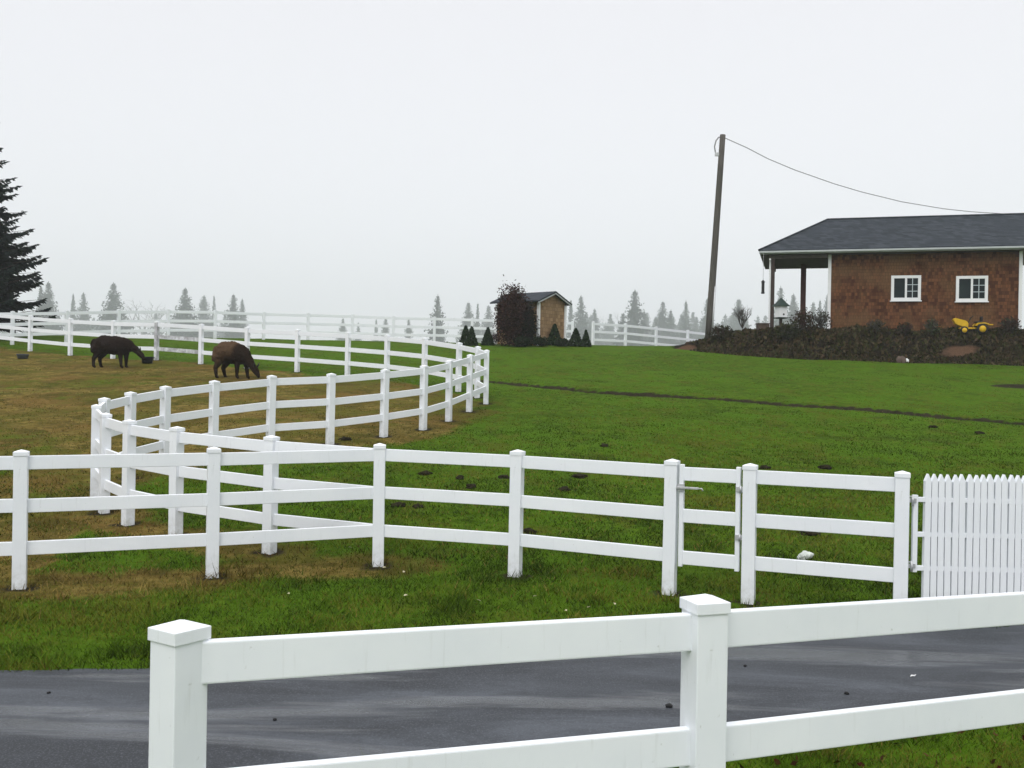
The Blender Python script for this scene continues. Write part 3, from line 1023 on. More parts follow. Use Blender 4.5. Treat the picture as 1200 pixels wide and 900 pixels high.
def bare_crown(seed, h, n0=6, mat=None, depth=4, spread=.6, r0=.03):
    """bare branching crown"""
    g = random.Random(seed); bm = bmesh.new()
    def grow(p, d, L, r, k):
        q = p + d * L; mid = p + d * L * .5 + Vector((g.uniform(-1, 1), g.uniform(-1, 1), g.uniform(-.3, .6))) * L * .07
        tube(bm, [p, mid, q], [r, r * .8, r * .6], 4 if k < depth - 1 else 3, cap=False)
        if k >= depth: return
        for _ in range(g.choice((2, 3, 3))):
            nd_ = (d + Vector((g.gauss(0, 1), g.gauss(0, 1), g.gauss(.25, .6))) * spread).normalized()
            grow(p + d * L * g.uniform(.55, 1), nd_, L * g.uniform(.6, .82), r * .58, k + 1)
    for i in range(n0):
        a = 2 * PI * i / n0 + g.uniform(-.4, .4)
        grow(Vector((0, 0, h * .12)), Vector((math.cos(a) * spread, math.sin(a) * spread, 1)).normalized(), h * .34, r0, 1)
    return bm_mesh('crown', bm, mat or M['grey_twig'])


BARE_FAR = bare_crown(5, 20, 5, depth=5, spread=.75, r0=.32)

# (px, top py, depth, crown half-width factor, mesh index or 'bare', label)
far = [
    (48, 333, 430, .9, 2, 'misty fir showing just beside the dark near spruce, slimmer of the touching pair'),
    (57, 329, 430, 1.0, 3, 'misty broad fir just beside the dark near spruce, taller of the touching pair'),
    (86, 343, 520, .7, 2, 'pale thin fir above the grazing dark alpaca, narrower of two small ones'),
    (98, 341.5, 500, 1.0, 0, 'pale small fir just above the grazing dark alpaca, wider of two small ones'),
    (133, 330, 440, 1.15, 3, 'broad grey misty fir standing alone above the dark alpaca at the tub'),
    (171, 343, 900, 1.5, 'bare', 'very faint bare tree in the mist between two grey firs'),
    (217, 336, 440, 1.1, 3, 'grey misty fir, broadest of the group above the brown-backed alpaca'),
    (239, 345, 560, 1.2, 1, 'pale wide fir beside the broad grey one above the brown-backed alpaca'),
    (251, 345, 540, .6, 2, 'pale slender fir in the group above the brown-backed alpaca'),
    (274, 343, 460, 1.0, 4, 'misty fir with a ragged top at the end of the alpaca group'),
    (284, 349, 520, .8, 0, 'small pale fir half hidden by the ragged one near the brown alpaca'),
    (402, 372, 560, .9, 3, 'low misty fir top peeping between crest rails, broadest of the short ones'),
    (420, 377, 600, .8, 0, 'lowest misty fir top between the crest fence rails'),
    (441, 373, 600, .8, 2, 'narrow misty fir top between crest rails, next to a bushier one'),
    (452, 371, 560, .9, 1, 'bushy misty fir top touching a narrow one behind the crest rails'),
    (479, 372, 560, .8, 4, 'short misty fir top beside the tall fir behind the crest fence'),
    (513, 344, 420, .85, 4, 'tall ragged misty fir standing alone behind the crest fence before the shed'),
    (549, 353, 520, .9, 3, 'pale wide fir in the clump behind the paired dwarf conifers'),
    (560, 354, 500, .6, 2, 'pale thin spire in the clump behind the paired dwarf conifers'),
    (573, 357, 540, 1.0, 1, 'pale fir beside the shed at the edge of the red shrub'),
    (669, 350, 520, .7, 2, 'pale narrow fir just touching the shed gable'),
    (681, 345, 480, 1.0, 0, 'misty fir rising just clear of the shed gable'),
    (697, 361, 540, .9, 1, 'low pale fir standing over the end post of the crest fence by the shed'),
    (713, 357, 950, 1.4, 'bare', 'faint bare tree in the mist beyond the fence near the shed'),
    (730, 366, 500, .9, 3, 'low fir skirting the foot of the tallest ragged fir'),
    (744, 338, 420, 1.1, 4, 'tallest ragged misty fir beyond the crest fence between shed and pole'),
    (755, 363, 500, .9, 0, 'small fir tucked against the tallest ragged fir beyond the fence'),
    (768, 370, 560, .9, 1, 'low pale fir between the tall ragged fir and the twin-topped one'),
    (777, 352, 480, .9, 3, 'misty cone-shaped fir, midway along the fence from shed to pole'),
    (786, 362, 480, .9, 1, 'short fir leaning on the cone-shaped one midway to the pole'),
    (804, 351, 480, .75, 0, 'slim misty fir standing apart next to the utility pole'),
    (816, 370, 560, .9, 3, 'low pale fir at the foot of the utility pole'),
    (829, 348, 480, .8, 4, 'misty fir right behind the base of the utility pole'),
    (866, 349, 520, 1.1, 3, 'pale fir behind the bare shrub beside the porch'),
    (915, 334, 470, .8, 4, 'tall misty fir right above the white birdhouse'),
    (930, 343, 470, .9, 3, 'misty fir framed between the birdhouse and the red porch post'),
    (953, 353, 500, .9, 1, 'broad misty fir under the porch roof beside the red porch post'),
    (961, 350, 500, .7, 2, 'slim misty fir under the porch roof near the house wall'),
    (970, 343, 480, .8, 0, 'misty fir partly covered by the house wall corner'),
]
for i, (px, py, y, wf, k, lab) in enumerate(far):
    y *= 1.7 if k != 'bare' else 1.35
    p = at(px, py, y); zg = float(base_z(p.x, y))
    h = p.z - zg
    t = thing('fir_tree' if k != 'bare' else 'bare_tree', lab, 'tree', (p.x, p.y, zg), random.uniform(0, 6), 'trees in the mist beyond the crest')
    if k == 'bare':
        s = h / 20; c = link('crown', BARE_FAR, t); c.scale = (s * 1.2, s * 1.2, s)
        tk = link('trunk', FIRTRUNK, t); tk.scale = (s * .8, s * .8, s * .2)
    else:
        me, h0 = FIRS[k]; s = h / h0; c = link('crown', me, t); c.scale = (s * wf, s * wf, s)
        tk = link('trunk', FIRTRUNK, t); tk.scale = (s, s, s * .97)


# far-off wood seen as one grey mass between the nearer firs
def quads_of(me):
    a = np.empty(len(me.vertices) * 3, np.float32); me.vertices.foreach_get('co', a)
    return a.reshape(-1, 4, 3)


QF = [quads_of(m)[::3] for m, _ in FIRS]
VW = []
for k in range(120):
    px = rng.choice([30, 120, 215, 262, 560, 600, 690, 752, 790, 840, 880, 930, 972]) + rng.normal(0, 17)
    y = rng.uniform(1020, 1250)
    p = at(px, rng.uniform(364, 386) - (0 if px < 300 or px > 525 else -8), y); zg = float(base_z(p.x, y)); h = p.z - zg
    q = QF[k % 5].copy(); c_ = q.mean(1, keepdims=True); q = (q - c_) * 1.6 + c_
    a = rng.uniform(0, 6.28); R_ = np.array([[math.cos(a), -math.sin(a), 0], [math.sin(a), math.cos(a), 0], [0, 0, 1]])
    VW.append((q.reshape(-1, 3) @ R_.T) * (h / 30) * np.array([1.1, 1.1, 1]) + np.array([p.x, y, zg]))
VW = np.concatenate(VW)
tag(link('distant_forest', tri_mesh('distant_forest', VW, 4, M['needle'], tints(len(VW) // 4, 4, [(.016, .026, .022), (.026, .038, .030)], .3))),
    'far-off conifer wood fading into the mist beyond the crest', 'forest', kind='stuff')

# dwarf conifers round the shed
def dwarf_mesh(h, r, seed):
    g = np.random.default_rng(seed); n = 900
    t = g.uniform(0, 1, n) ** 1.3
    rad = r * (1 - t) ** .85 * g.uniform(.55, 1.08, n) + .015
    a = g.uniform(0, 6.28, n)
    P = np.stack([np.cos(a) * rad, np.sin(a) * rad, .04 + t * h * .96], 1)
    Q = cards(P, .11, up=np.array([0, 0, 1.4]), aspect=1.6)
    return tri_mesh('crown', Q, 4, M['leaf'], tints(n, 4, [(.010, .020, .009), (.018, .034, .014), (.026, .044, .018)], .3))


DW = [dwarf_mesh(1.0, .34, s) for s in (1, 2, 3)]
DTR = trunk_mesh(.8, .03, M['bark'])
for i, (px, pb, pt, wf, lab) in enumerate([
        (545.5, 404, 381.5, 1.05, 'dark dwarf conifer in the touching pair, stouter one farther from the shed'),
        (552.5, 405, 383, 1.05, 'dark dwarf conifer in the touching pair, one nearer the shed'),
        (571.5, 404.5, 384, 1.1, 'dark dwarf conifer between the pair and the red shrub'),
        (649.5, 405, 380.5, 1.15, 'dark dwarf conifer standing against the shed gable wall'),
        (674.5, 406, 385.5, 1.35, 'fat dark dwarf conifer just past the shed corner board'),
        (686.5, 406, 387, 1.0, 'slim dark dwarf conifer beside the end post of the crest fence')]):
    x, y = hit(px, pb)
    if px == 649.5: y -= .25
    h = (pb - pt) / F * y
    t = thing('dwarf_conifer', lab, 'conifer', (x, y, gz(x, y)), i * 1.1, 'dwarf conifers planted by the shed')
    c = link('crown', DW[i % 3], t); c.scale = (h * wf * .95, h * wf * .95, h)
    link('trunk', DTR, t).scale = (1, 1, h)


# shrubs
def shrub(name, label, x, y, h, r, n, cols, size, twig, seed, cat='shrub', group=None, depth=4, spread=.5, egg=1.0):
    z = surf(x, y)
    t = thing(name, label, cat, (x, y, z), 0, group)
    s = link('stems', bare_crown(seed, h * 1.08, 11, twig, depth, spread, r0=.018 + h * .004), t)
    s.scale = (r / (h * .55), r / (h * .55), 1)
    if n:
        g = np.random.default_rng(seed)
        d = g.normal(size=(n, 3)); d /= np.linalg.norm(d, axis=1, keepdims=True)
        rad = g.uniform(.3, 1, (n, 1)) ** .6 * (1 + .10 * g.normal(size=(n, 1))) * (1 + .28 * np.sin(d[:, :1] * 5 + seed) * np.cos(d[:, 1:2] * 6))
        P = d * rad * np.array([r, r, h * .5]) + np.array([0, 0, h * .5])
        P[:, :2] *= (1 - .25 * (P[:, 2:] / h - .4) * egg)
        P = P[P[:, 2] > .02]
        link('foliage', tri_mesh('foliage', cards(P, size), 4, M['leaf'], tints(len(P), 4, cols, .35)), t)
    return t


rx, ry = hit(602, 405.5)
shrub('red_shrub', 'tall dense red-brown shrub smothering the shed side wall', rx - .1, ry - .1, 2.75, .80, 8500,
      [(.030, .014, .012), (.045, .018, .015), (.020, .012, .011), (.055, .028, .022)], .085, M['twig'], 4)
rx, ry = hit(620, 405.5)
shrub('dark_shrub', 'dark evergreen shrub filling the gap between red shrub and shed corner', rx - .14, ry - .2, 2.0, .46, 4800,
      [(.010, .012, .010), (.016, .018, .013), (.022, .016, .014)], .08, M['twig'], 9)
for i, (px, w_, h_, lab) in enumerate(((612, .40, .52, 'low dark green hedge plant below the red shrub'), (633, .36, .46, 'low dark green hedge plant at the shed front corner'), (659, .34, .38, 'low dark green hedge plant at the shed gable beside the dwarf conifer'))):
    x, y = hit(px, 406.5)
    shrub('hedge_plant', lab, x, y, h_, w_, 900, [(.010, .018, .008), (.018, .026, .012)], .07, M['twig'], 20 + i, 'hedge plant', 'hedge plants along the shed', depth=3)
x, y = hit(581, 404)
shrub('leggy_shrub', 'short leggy reddish shrub between dwarf conifer and red shrub', x, y, .62, .3, 160, [(.06, .03, .025), (.04, .02, .018)], .06, M['twig'], 31, depth=4)

# shrubs on the bank
for i, (px, y, h, r, n, cols, twig, lab) in enumerate([
        (870, 46.5, 1.35, .7, 0, None, 'grey_twig', 'bare grey branching shrub beside the porch, no leaves'),
        (941, 43.6, 1.05, .55, 700, [(.045, .026, .018), (.030, .026, .014)], 'twig', 'reddish brown leafy shrub in front of the red porch post'),
        (962, 43.8, .95, .5, 260, [(.030, .028, .022), (.05, .045, .03)], 'grey_twig', 'sparse grey twiggy shrub at the house wall corner'),
        (925, 43.2, .85, .6, 800, [(.024, .030, .012), (.036, .036, .018)], 'grey_twig', 'olive green leafy shrub below the birdhouse'),
        (1027, 43.0, .70, .45, 260, [(.045, .040, .030), (.035, .035, .018)], 'grey_twig', 'thin grey-green shrub against the cedar wall under the first window'),
        (1060, 43.0, .55, .4, 240, [(.05, .035, .026), (.03, .03, .018)], 'twig', 'small brownish shrub against the cedar wall between the windows'),
        (1092, 42.8, .75, .35, 240, [(.055, .065, .035), (.035, .045, .022)], 'grey_twig', 'pale green young shrub between the window and the yellow tractor'),
        (1183, 42.6, .75, .45, 420, [(.036, .026, .020), (.03, .032, .018)], 'twig', 'brown shrub near the white house corner past the tractor'),
        (845, 45.4, .75, .6, 700, [(.026, .024, .014), (.04, .035, .02)], 'twig', 'low brown-green shrub on the bank beside the utility pole')]):
    X = ray(px, 385)[0] * y
    shrub('bank_shrub', lab, X, y, h, r, n, cols or [(.05, .05, .05)], .085, M[twig], 50 + i, 'shrub', 'shrubs planted on the bank')

# brush covering the bank: uncountable ground cover
n = 48000
bx = rng.uniform(7.0, 30, n); by = rng.uniform(39.5, 46.4, n)
hh, dd = bank_h(bx, by)
keep = (dd > .05) & (rng.uniform(size=n) < .35 + .65 * (fbm(bx, by, 1.1, 71) > .42)) & (bank_mask(bx, by)[0] < .35)
bx, by, hh, dd = bx[keep], by[keep], hh[keep], dd[keep]
amp = .06 + .42 * np.clip(fbm(bx, by, 1.4, 72) - .3, 0, 1) * sstep(.2, 1.6, dd)
P = np.stack([bx, by, hh + rng.uniform(0, 1, len(bx)) * amp], 1)
tag(link('undergrowth', tri_mesh('undergrowth', cards(P, rng.uniform(.06, .2, len(P)), up=np.array([0, 0, 1.3])), 4, M['leaf'],
         tints(len(P), 4, [(.022, .016, .009), (.036, .027, .013), (.040, .038, .013), (.052, .034, .018), (.032, .036, .011), (.060, .046, .025)], .25))),
    'dark tangled brush covering the bank in front of the cedar house', 'undergrowth', kind='stuff')
# white stone low on the bank
wp = at(1062.5, 413, 40.9)


def lump(seed, rx, ry, rz, mat, name, sub=3, rough=.28):
    bm = bmesh.new(); bmesh.ops.create_icosphere(bm, subdivisions=sub, radius=1)
    from mathutils import noise as nz
    for v in bm.verts:
        k = 1 + rough * nz.noise(v.co * 1.7 + Vector((seed, 0, 0))) + rough * .6 * nz.noise(v.co * 4.3 + Vector((0, seed, 0)))
        v.co = Vector((v.co.x * rx * k, v.co.y * ry * k, v.co.z * rz * k))
    return bm_mesh(name, bm, mat, True)


o = link('stone', lump(3, .10, .09, .09, M['scrap'], 'stone'), None, (wp.x, wp.y, surf(wp.x, wp.y) + .08))
tag(o, 'tiny white stone low on the dark bank', 'stone')
wq = at(1056, 415, 40.8)
o = link('tree_stump', lump(5, .20, .18, .22, M['planter'], 'tree_stump'), None, (wq.x, wq.y, surf(wq.x, wq.y) + .08))
tag(o, 'small brown stump at the foot of the bank beside the white stone', 'stump')

# ------------------------------------------------------------------ utility pole and cable
pb = at(830, 383, 46.6); pt_ = at(847, 158, 46.6)
pzb = surf(pb.x, pb.y) - .3
pole = thing('utility_pole', 'leaning weathered wooden utility pole', 'pole', (pb.x, pb.y, pzb))
bv = Vector((0, 0, 0)); tv = Vector((pt_.x - pb.x, 0, pt_.z - pzb))
bm = bmesh.new(); tube(bm, [bv.lerp(tv, k / 6) for k in range(7)], [.17 - .04 * k / 6 for k in range(7)], 14); link('shaft', bm_mesh('shaft', bm, M['pole'], False), pole)
ax = tv.normalized()
bm = bmesh.new(); tube(bm, [bv.lerp(tv, k) + Vector((.12, -.16, 0)) for k in (.02, .28)], .04, 8); link('conduit', bm_mesh('conduit', bm, M['steel']), pole)
q0 = bv.lerp(tv, .905)
bm = bmesh.new(); box(bm, q0.x - .30, q0.x - .10, -.06, .06, q0.z - .06, q0.z + .10, bev=.01); link('bracket', bm_mesh('bracket', bm, M['steel']), pole)
lp = [at(px, py, 46.6) - Vector((pb.x, pb.y, pzb)) for px, py in ((842.5, 180.5), (838.5, 179), (837.3, 172), (839, 165), (842, 161), (846, 160.5))]
bm = bmesh.new(); tube(bm, lp, .03, 6); link('wire_loop', bm_mesh('wire_loop', bm, M['cable']), pole)
cpx = [(848, 161), (875, 173), (900, 186), (931, 199), (978, 215.5), (1010, 225), (1057, 236.5), (1105, 244.5), (1137, 248), (1184, 251), (1240, 252.5), (1300, 252)]
cps = []
for k, (px, py) in enumerate(cpx):
    y = 46.6 + (px - 848) / (1300 - 848) * 9; cps.append(at(px, py, y))
cb = cps[0]
bm = bmesh.new(); tube(bm, [p - cb for p in cps], .019, 6)
o = link('overhead_cable', bm_mesh('overhead_cable', bm, M['cable']), None, cb); tag(o, 'thin sagging overhead cable running from the pole top to behind the house roof', 'cable')


# ------------------------------------------------------------------ alpacas
def mk_wool():
    t = NT('alpaca_wool')
    a = t.attr('tint'); n = t.noise(22, 5, .7); n2 = t.noise(70, 3)
    c = t.mix(t.rng(n, .3, .75, 0, .6), a.outputs['Color'], t.mix(.65, a.outputs['Color'], (.004, .003, .003, 1)))
    m = t.set(color=c, rough=1.0, spec=.02)
    t.bump(t.math('ADD', n, n2), .9, .03)
    return m


M['wool'] = mk_wool()


def alpaca(label, loc, rz, chains, ears, tintf, s=1.0):
    t = thing('alpaca', label, 'alpaca', loc, rz)
    bm = bmesh.new()
    for pts in chains:
        for (p0, r0), (p1, r1) in zip(pts, pts[1:]):
            p0, p1 = Vector(p0), Vector(p1); L = (p1 - p0).length
            k = max(2, int(L / (min(r0, r1) * .45)))
            for i in range(k + 1):
                f = i / k; r = r0 + (r1 - r0) * f
                bmesh.ops.create_icosphere(bm, subdivisions=2, radius=r, matrix=Matrix.Translation(p0.lerp(p1, f)))
    me = bpy.data.meshes.new('tmp'); bm.to_mesh(me); bm.free()
    o = link('tmp', me)
    md = o.modifiers.new('r', 'REMESH'); md.mode = 'VOXEL'; md.voxel_size = .018
    md = o.modifiers.new('s', 'SMOOTH'); md.iterations = 6; md.factor = .5
    dg = bpy.context.evaluated_depsgraph_get()
    me2 = bpy.data.meshes.new_from_object(o.evaluated_get(dg)); bpy.data.objects.remove(o)
    me2.name = 'body'
    co = np.empty(len(me2.vertices) * 3, np.float32); me2.vertices.foreach_get('co', co); co = co.reshape(-1, 3)
    nr = np.empty(len(me2.vertices) * 3, np.float32); me2.vertices.foreach_get('normal', nr); nr = nr.reshape(-1, 3)
    wool = sstep(.42, .58, co[:, 2]) * (1 - .5 * sstep(.55, .75, co[:, 0]))
    dsp = ((fbm(co[:, 0] + co[:, 1] * .7, co[:, 2] - co[:, 1] * .5, .13, 90) - .5) * .075 + (fbm(co[:, 0], co[:, 2] + co[:, 1], .05, 94) - .5) * .04) * wool
    co = co + nr * dsp[:, None].astype(np.float32)
    me2.vertices.foreach_set('co', co.astype(np.float32).ravel())
    c = np.concatenate([tintf(co), np.ones((len(co), 1))], 1)
    a_ = me2.color_attributes.new('tint', 'FLOAT_COLOR', 'POINT'); a_.data.foreach_set('color', c.astype(np.float32).ravel())
    me2.materials.clear(); me2.materials.append(M['wool'])
    me2.polygons.foreach_set('use_smooth', [True] * len(me2.polygons)); me2.update()
    b = link('body', me2, t)
    for p, d in ears:
        bm = bmesh.new(); p = Vector(p); d = Vector(d)
        tube(bm, [p, p + d * .45, p + d], [.022, .026, .004], 8)
        e_ = bm_mesh('ear', bm, M['seat'], True)
        link('ear', e_, t)
    t.scale = (s, s, s)
    return t


def leg(x, y, hip=.62, bend=.0, front=True, r=.068):
    if front:
        return [((x, y, hip), r * 1.9), ((x + .0, y, .46), r * 1.35), ((x + bend * .4, y, .29), r * .95), ((x + bend, y, .07), r * .68), ((x + bend + .04, y, .035), r * .62)]
    return [((x, y, hip), r * 2.6), ((x + .08, y, .52), r * 1.8), ((x - .07, y, .31), r * 1.0), ((x - .03 + bend, y, .07), r * .70), ((x + .015 + bend, y, .035), r * .64)]


trunk1 = [((-.42, 0, .78), .26), ((-.28, 0, .78), .315), ((.0, 0, .755), .33), ((.24, 0, .745), .31), ((.39, 0, .73), .24)]
neck1 = [((.40, 0, .80), .20), ((.58, 0, .72), .135), ((.74, 0, .60), .105), ((.84, 0, .50), .10)]
head1 = [((.84, 0, .50), .105), ((.90, 0, .44), .092), ((.965, 0, .355), .058), ((.985, 0, .32), .048)]
tail1 = [((-.64, 0, .90), .075), ((-.73, 0, .76), .06), ((-.72, 0, .64), .035)]
x, y = hit(135, 430.5)
alpaca('black-brown alpaca with its head lowered to a dark tub', (x - .05, y, gz(x, y) - .01), .06,
       [trunk1, neck1, head1, tail1, leg(.36, .13), leg(.25, -.12, bend=.03), leg(-.44, .14, front=False), leg(-.54, -.13, front=False, bend=-.05)],
       [((.84, .06, .58), (-.03, .06, .16)), ((.84, -.06, .58), (-.03, -.06, .16))],
       lambda co: np.stack([.021 + 0 * co[:, 0], .0140 + 0 * co[:, 0], .0110 + 0 * co[:, 0]], 1) * (.8 + .5 * fbm(co[:, 0], co[:, 2], .2, 60))[:, None], 1.0)
neck2 = [((.36, 0, .70), .21), ((.56, 0, .53), .14), ((.72, 0, .36), .105), ((.80, 0, .26), .10)]
head2 = [((.80, 0, .27), .105), ((.85, 0, .205), .092), ((.91, 0, .115), .058), ((.93, 0, .07), .046)]


def tint2(co):
    b = sstep(.42, .78, co[:, 2] - .55 * (co[:, 0] + .1) + .25 * (fbm(co[:, 0], co[:, 2], .25, 63) - .5))
    b = b * (1 - sstep(.12, .30, co[:, 0]))
    dk = np.array([.022, .0135, .0085]); br = np.array([.105, .065, .038])
    return dk * (1 - b[:, None]) + br * b[:, None]


x, y = hit(273, 443.5)
alpaca('dark brown alpaca with a lighter brown saddle grazing head down near the fence curve', (x, y, gz(x, y) - .01), -.42,
       [[((-.44, 0, .74), .265), ((-.28, 0, .775), .33), ((-.05, 0, .77), .35), ((.20, 0, .72), .32), ((.38, 0, .66), .24)], neck2, head2, tail1, leg(.37, .13, bend=.06), leg(.24, -.12), leg(-.42, .14, front=False, bend=.04), leg(-.48, -.13, front=False)],
       [((.82, .06, .34), (.05, .06, .16)), ((.82, -.06, .34), (.05, -.06, .16))], tint2, 1.04)

# feed tub and bowl
x, y = hit(172.5, 426.5)
t = thing('feed_tub', 'dark blue rubber feed tub on the ground under the alpaca head', 'tub', (x, y, gz(x, y)))
bm = bmesh.new(); lathe(bm, [(.20, 0), (.25, .28), (.265, .29), (.265, .32), (.24, .32), (.235, .28), (.19, .03)], 24); link('tub', bm_mesh('tub', bm, M['tub']), t)
bm = bmesh.new()
for s in (-1, 1): tube(bm, [(s * .25, -.06, .26), (s * .31, -.05, .28), (s * .31, .05, .28), (s * .25, .06, .26)], .012, 6)
link('rope_handles', bm_mesh('rope_handles', bm, M['black_metal']), t)
t.scale = (.82, .82, .72)
x, y = hit(26.5, 419.5)
bm = bmesh.new(); lathe(bm, [(.16, 0), (.20, .13), (.215, .14), (.215, .16), (.19, .16), (.15, .03)], 24)
o = link('feed_bowl', bm_mesh('feed_bowl', bm, M['bowl']), None, (x, y, gz(x, y))); tag(o, 'low blue-grey rubber bowl on the grass by the back paddock rails', 'bowl')

# ------------------------------------------------------------------ small things on the ground
x, y = hit(943.5, 656)
o = link('rock', lump(8, .098, .075, .05, M['rock'], 'rock', rough=.35), None, (x, y, gz(x, y) + .035), .4); o.rotation_euler[1] = -.25
tag(o, 'pale grey-white rock lying on the lawn behind the short fence panel', 'rock')
for i, (px, py, w_, lab) in enumerate([
        (498, 556.5, .13, 'molehill on the lawn behind the middle rails, topmost of a trio near the corner post'),
        (539, 562, .09, 'smallest molehill of a trio on the lawn near the corner post'),
        (552, 573, .11, 'molehill with a double hump nearest the rails in a trio near the corner post'),
        (590, 561, .12, 'dark molehill half behind the fence post on the lawn'),
        (467, 594.5, .13, 'wide molehill close beside the corner post where the fences join'),
        (489, 596, .08, 'small molehill beside the wide one near the corner post'),
        (679, 558, .15, 'flat wide molehill showing under the top rail midway along a fence bay'),
        (662, 574, .11, 'grassy molehill just below the flat wide one on the lawn'),
        (620, 624, .12, 'dark molehill just above the lowest rail beside a fence post'),
        (708, 524.5, .10, 'lone molehill on the open lawn above the middle rails'),
        (896, 548.5, .12, 'molehill behind the gate hinge post cap'),
        (966, 548.5, .15, 'wide molehill above the short fence panel top rail'),
        (947, 627, .16, 'wide molehill below the middle rail near the pale rock'),
        (1148, 508, .12, 'lone molehill on the lawn beyond the picket gate'),
        (1093, 501, .12, 'faint molehill on the far lawn above the picket gate stile'),
        (405, 514.5, .14, 'molehill at the foot of a paddock post on the worn grass')]):
    x, y = hit(px, py); w_ *= .92
    o = link('molehill', lump(i + 11, w_ * .9, w_ * .9, .05, M['soil'], 'molehill', rough=.55), None, (x, y, gz(x, y) + .005), i)
    tag(o, lab, 'molehill', 'molehills on the lawn')


def road_z(x, y):
    a = interp(road_near, x); b = interp(road_far, x); f = min(1, max(0, (y - a) / (b - a)))
    return float(base_z(x, y)) + .004 + .018 * math.sin(PI * f)


for i, (px, py, lab) in enumerate([
        (784, 832, 'black stone on the wet road close beside the roadside fence post'),
        (873, 784, 'tiny black stone on the road between the two roadside rails past the post'),
        (992, 816.5, 'black stone on the road just above the lower roadside rail'),
        (1040, 745, 'tiny black stone on the road just under the top roadside rail'),
        (57, 815, 'tiny dark stone on the road near its verge, apart from the fence'),
        (322, 848, 'small dark stone on the road near the end post')]):
    x, y = hit(px, py); w_ = (.02, .012, .016, .011, .011, .012)[i]
    o = link('pebble', lump(i + 31, w_ * 1.3, w_, w_ * .7, M['pebble'], 'pebble', 2), None, (x, y, road_z(x, y) + w_ * .4), i)
    tag(o, lab, 'stone', 'stones lying on the road')
x, y = hit(1070, 796.5)
bm = bmesh.new(); tube(bm, [(-.028, -.004, .004), (-.01, .004, .008), (.012, 0, .006), (.03, .006, .012)], [.002, .007, .006, .002], 6)
o = link('paper_scrap', bm_mesh('paper_scrap', bm, M['scrap']), None, (x, y, road_z(x, y) + .002), .3); tag(o, 'thin white paper scrap on the wet road', 'scrap')

M['pale_leaf'] = plain('pale_fallen_leaf', (.48, .44, .30), .7, .2, 30)
for i, (px, py) in enumerate(((450, 669), (473, 674), (561, 708), (627, 703), (663, 720), (475, 702), (720, 712), (410, 646), (690, 716), (338, 700))):
    x, y = hit(px, py)
    a = [(-.02, 0, 0), (-.008, .012, .008), (.01, .011, .01), (.024, 0, .004), (.01, -.011, .012), (-.008, -.012, .006)]
    bm = bmesh.new(); top_ = [bm.verts.new(p) for p in a]; lo_ = [bm.verts.new((p[0], p[1], p[2] - .002)) for p in a]
    bm.faces.new(top_); bm.faces.new(lo_[::-1])
    for j in range(6): bm.faces.new((top_[j], lo_[j], lo_[(j + 1) % 6], top_[(j + 1) % 6]))
    o = link('fallen_leaf', bm_mesh('fallen_leaf', bm, M['pale_leaf']), None, (x, y, gz(x, y) + .035), i * 1.3)
    o.rotation_euler[0] = .35
    tag(o, 'tiny pale fallen leaf on the grass verge before the middle fence', 'leaf', 'pale fallen leaves on the verge')

# ------------------------------------------------------------------ grass blades
N = 620000
y = np.exp(rng.uniform(math.log(4.4), math.log(44), N))
x = rng.uniform(-1, 1, N) * (.56 * y + 1.0)
far_edge = interp(road_far, x) + road_wob(x); near_edge = interp(road_near, x) + road_wob(x + 90)
ok = ~((y < far_edge - rng.uniform(-.02, .06, N)) & (y > near_edge + rng.uniform(-.02, .06, N))) & (y > 2)
ok &= ~inside(x, y, bank_poly)
x, y = x[ok], y[ok]
wn, so, mo = masks(x, y)
so = so * (so > .3)
clump = fbm(x, y, .55, 51); big = fbm(x, y, 2.6, 53)
wv = np.clip(wn + (fbm(x, y, .9, 55) - .5) * 1.2, 0, 1)
ok = rng.uniform(size=len(x)) > np.maximum(so * .85, .62 * sstep(.35, .65, wv))
ok &= rng.uniform(size=len(x)) < (.35 + 1.1 * clump)
x, y, wv, clump, big = x[ok], y[ok], wv[ok], clump[ok], big[ok]
n = len(x)
hgt = (.020 + .034 * clump) * rng.uniform(.5, 1.5, n) * (1 - .6 * sstep(12, 30, y))
# longer fringe along the road edges and at post feet
fe = np.minimum(np.abs(y - interp(road_far, x)), np.abs(y - interp(road_near, x)))
hgt *= 1 + .5 * (1 - sstep(0, .16, fe))
pd = np.full(n, 9.0)
for ax_, ay_ in P_left + [junction] + P_mid + [gate_hinge, picket_hinge] + road_pts: pd = np.minimum(pd, np.hypot(x - ax_, y - ay_))
hgt *= 1 + 1.5 * (1 - sstep(.07, .17, pd))
tf = fbm(x, y, .42, 91)
hgt *= 1 + 1.3 * sstep(.60, .70, tf) * (1 - sstep(9, 16, y))
ang = rng.uniform(0, 2 * PI, n); lean = rng.uniform(.2, 1.5, n); la = rng.uniform(0, 2 * PI, n)
wid = np.maximum(.0035, y * .00058) * rng.uniform(.6, 1.3, n)
zb_ = G(x, y) + ditch_dip(x, y) - .006
B0 = np.stack([x - np.cos(ang) * wid, y - np.sin(ang) * wid, zb_], 1)
B1 = np.stack([x + np.cos(ang) * wid, y + np.sin(ang) * wid, zb_], 1)
T = np.stack([x + np.cos(la) * hgt * lean, y + np.sin(la) * hgt * lean, zb_ + hgt], 1)
V = np.stack([B0, B1, T], 1).reshape(-1, 3)
gr = np.array([(.031, .056, .0036), (.050, .096, .0050), (.070, .126, .0080), (.098, .108, .012)])
st = np.array([(.056, .060, .008), (.078, .058, .012), (.120, .078, .020), (.175, .128, .036)])
pat = fbm(x, y, .8, 57)
gi = np.clip(((big - .5) * 2.2 + (pat - .5) * 2.4 + .5 + rng.normal(0, .22, n)) * 4, 0, 3.99).astype(int)
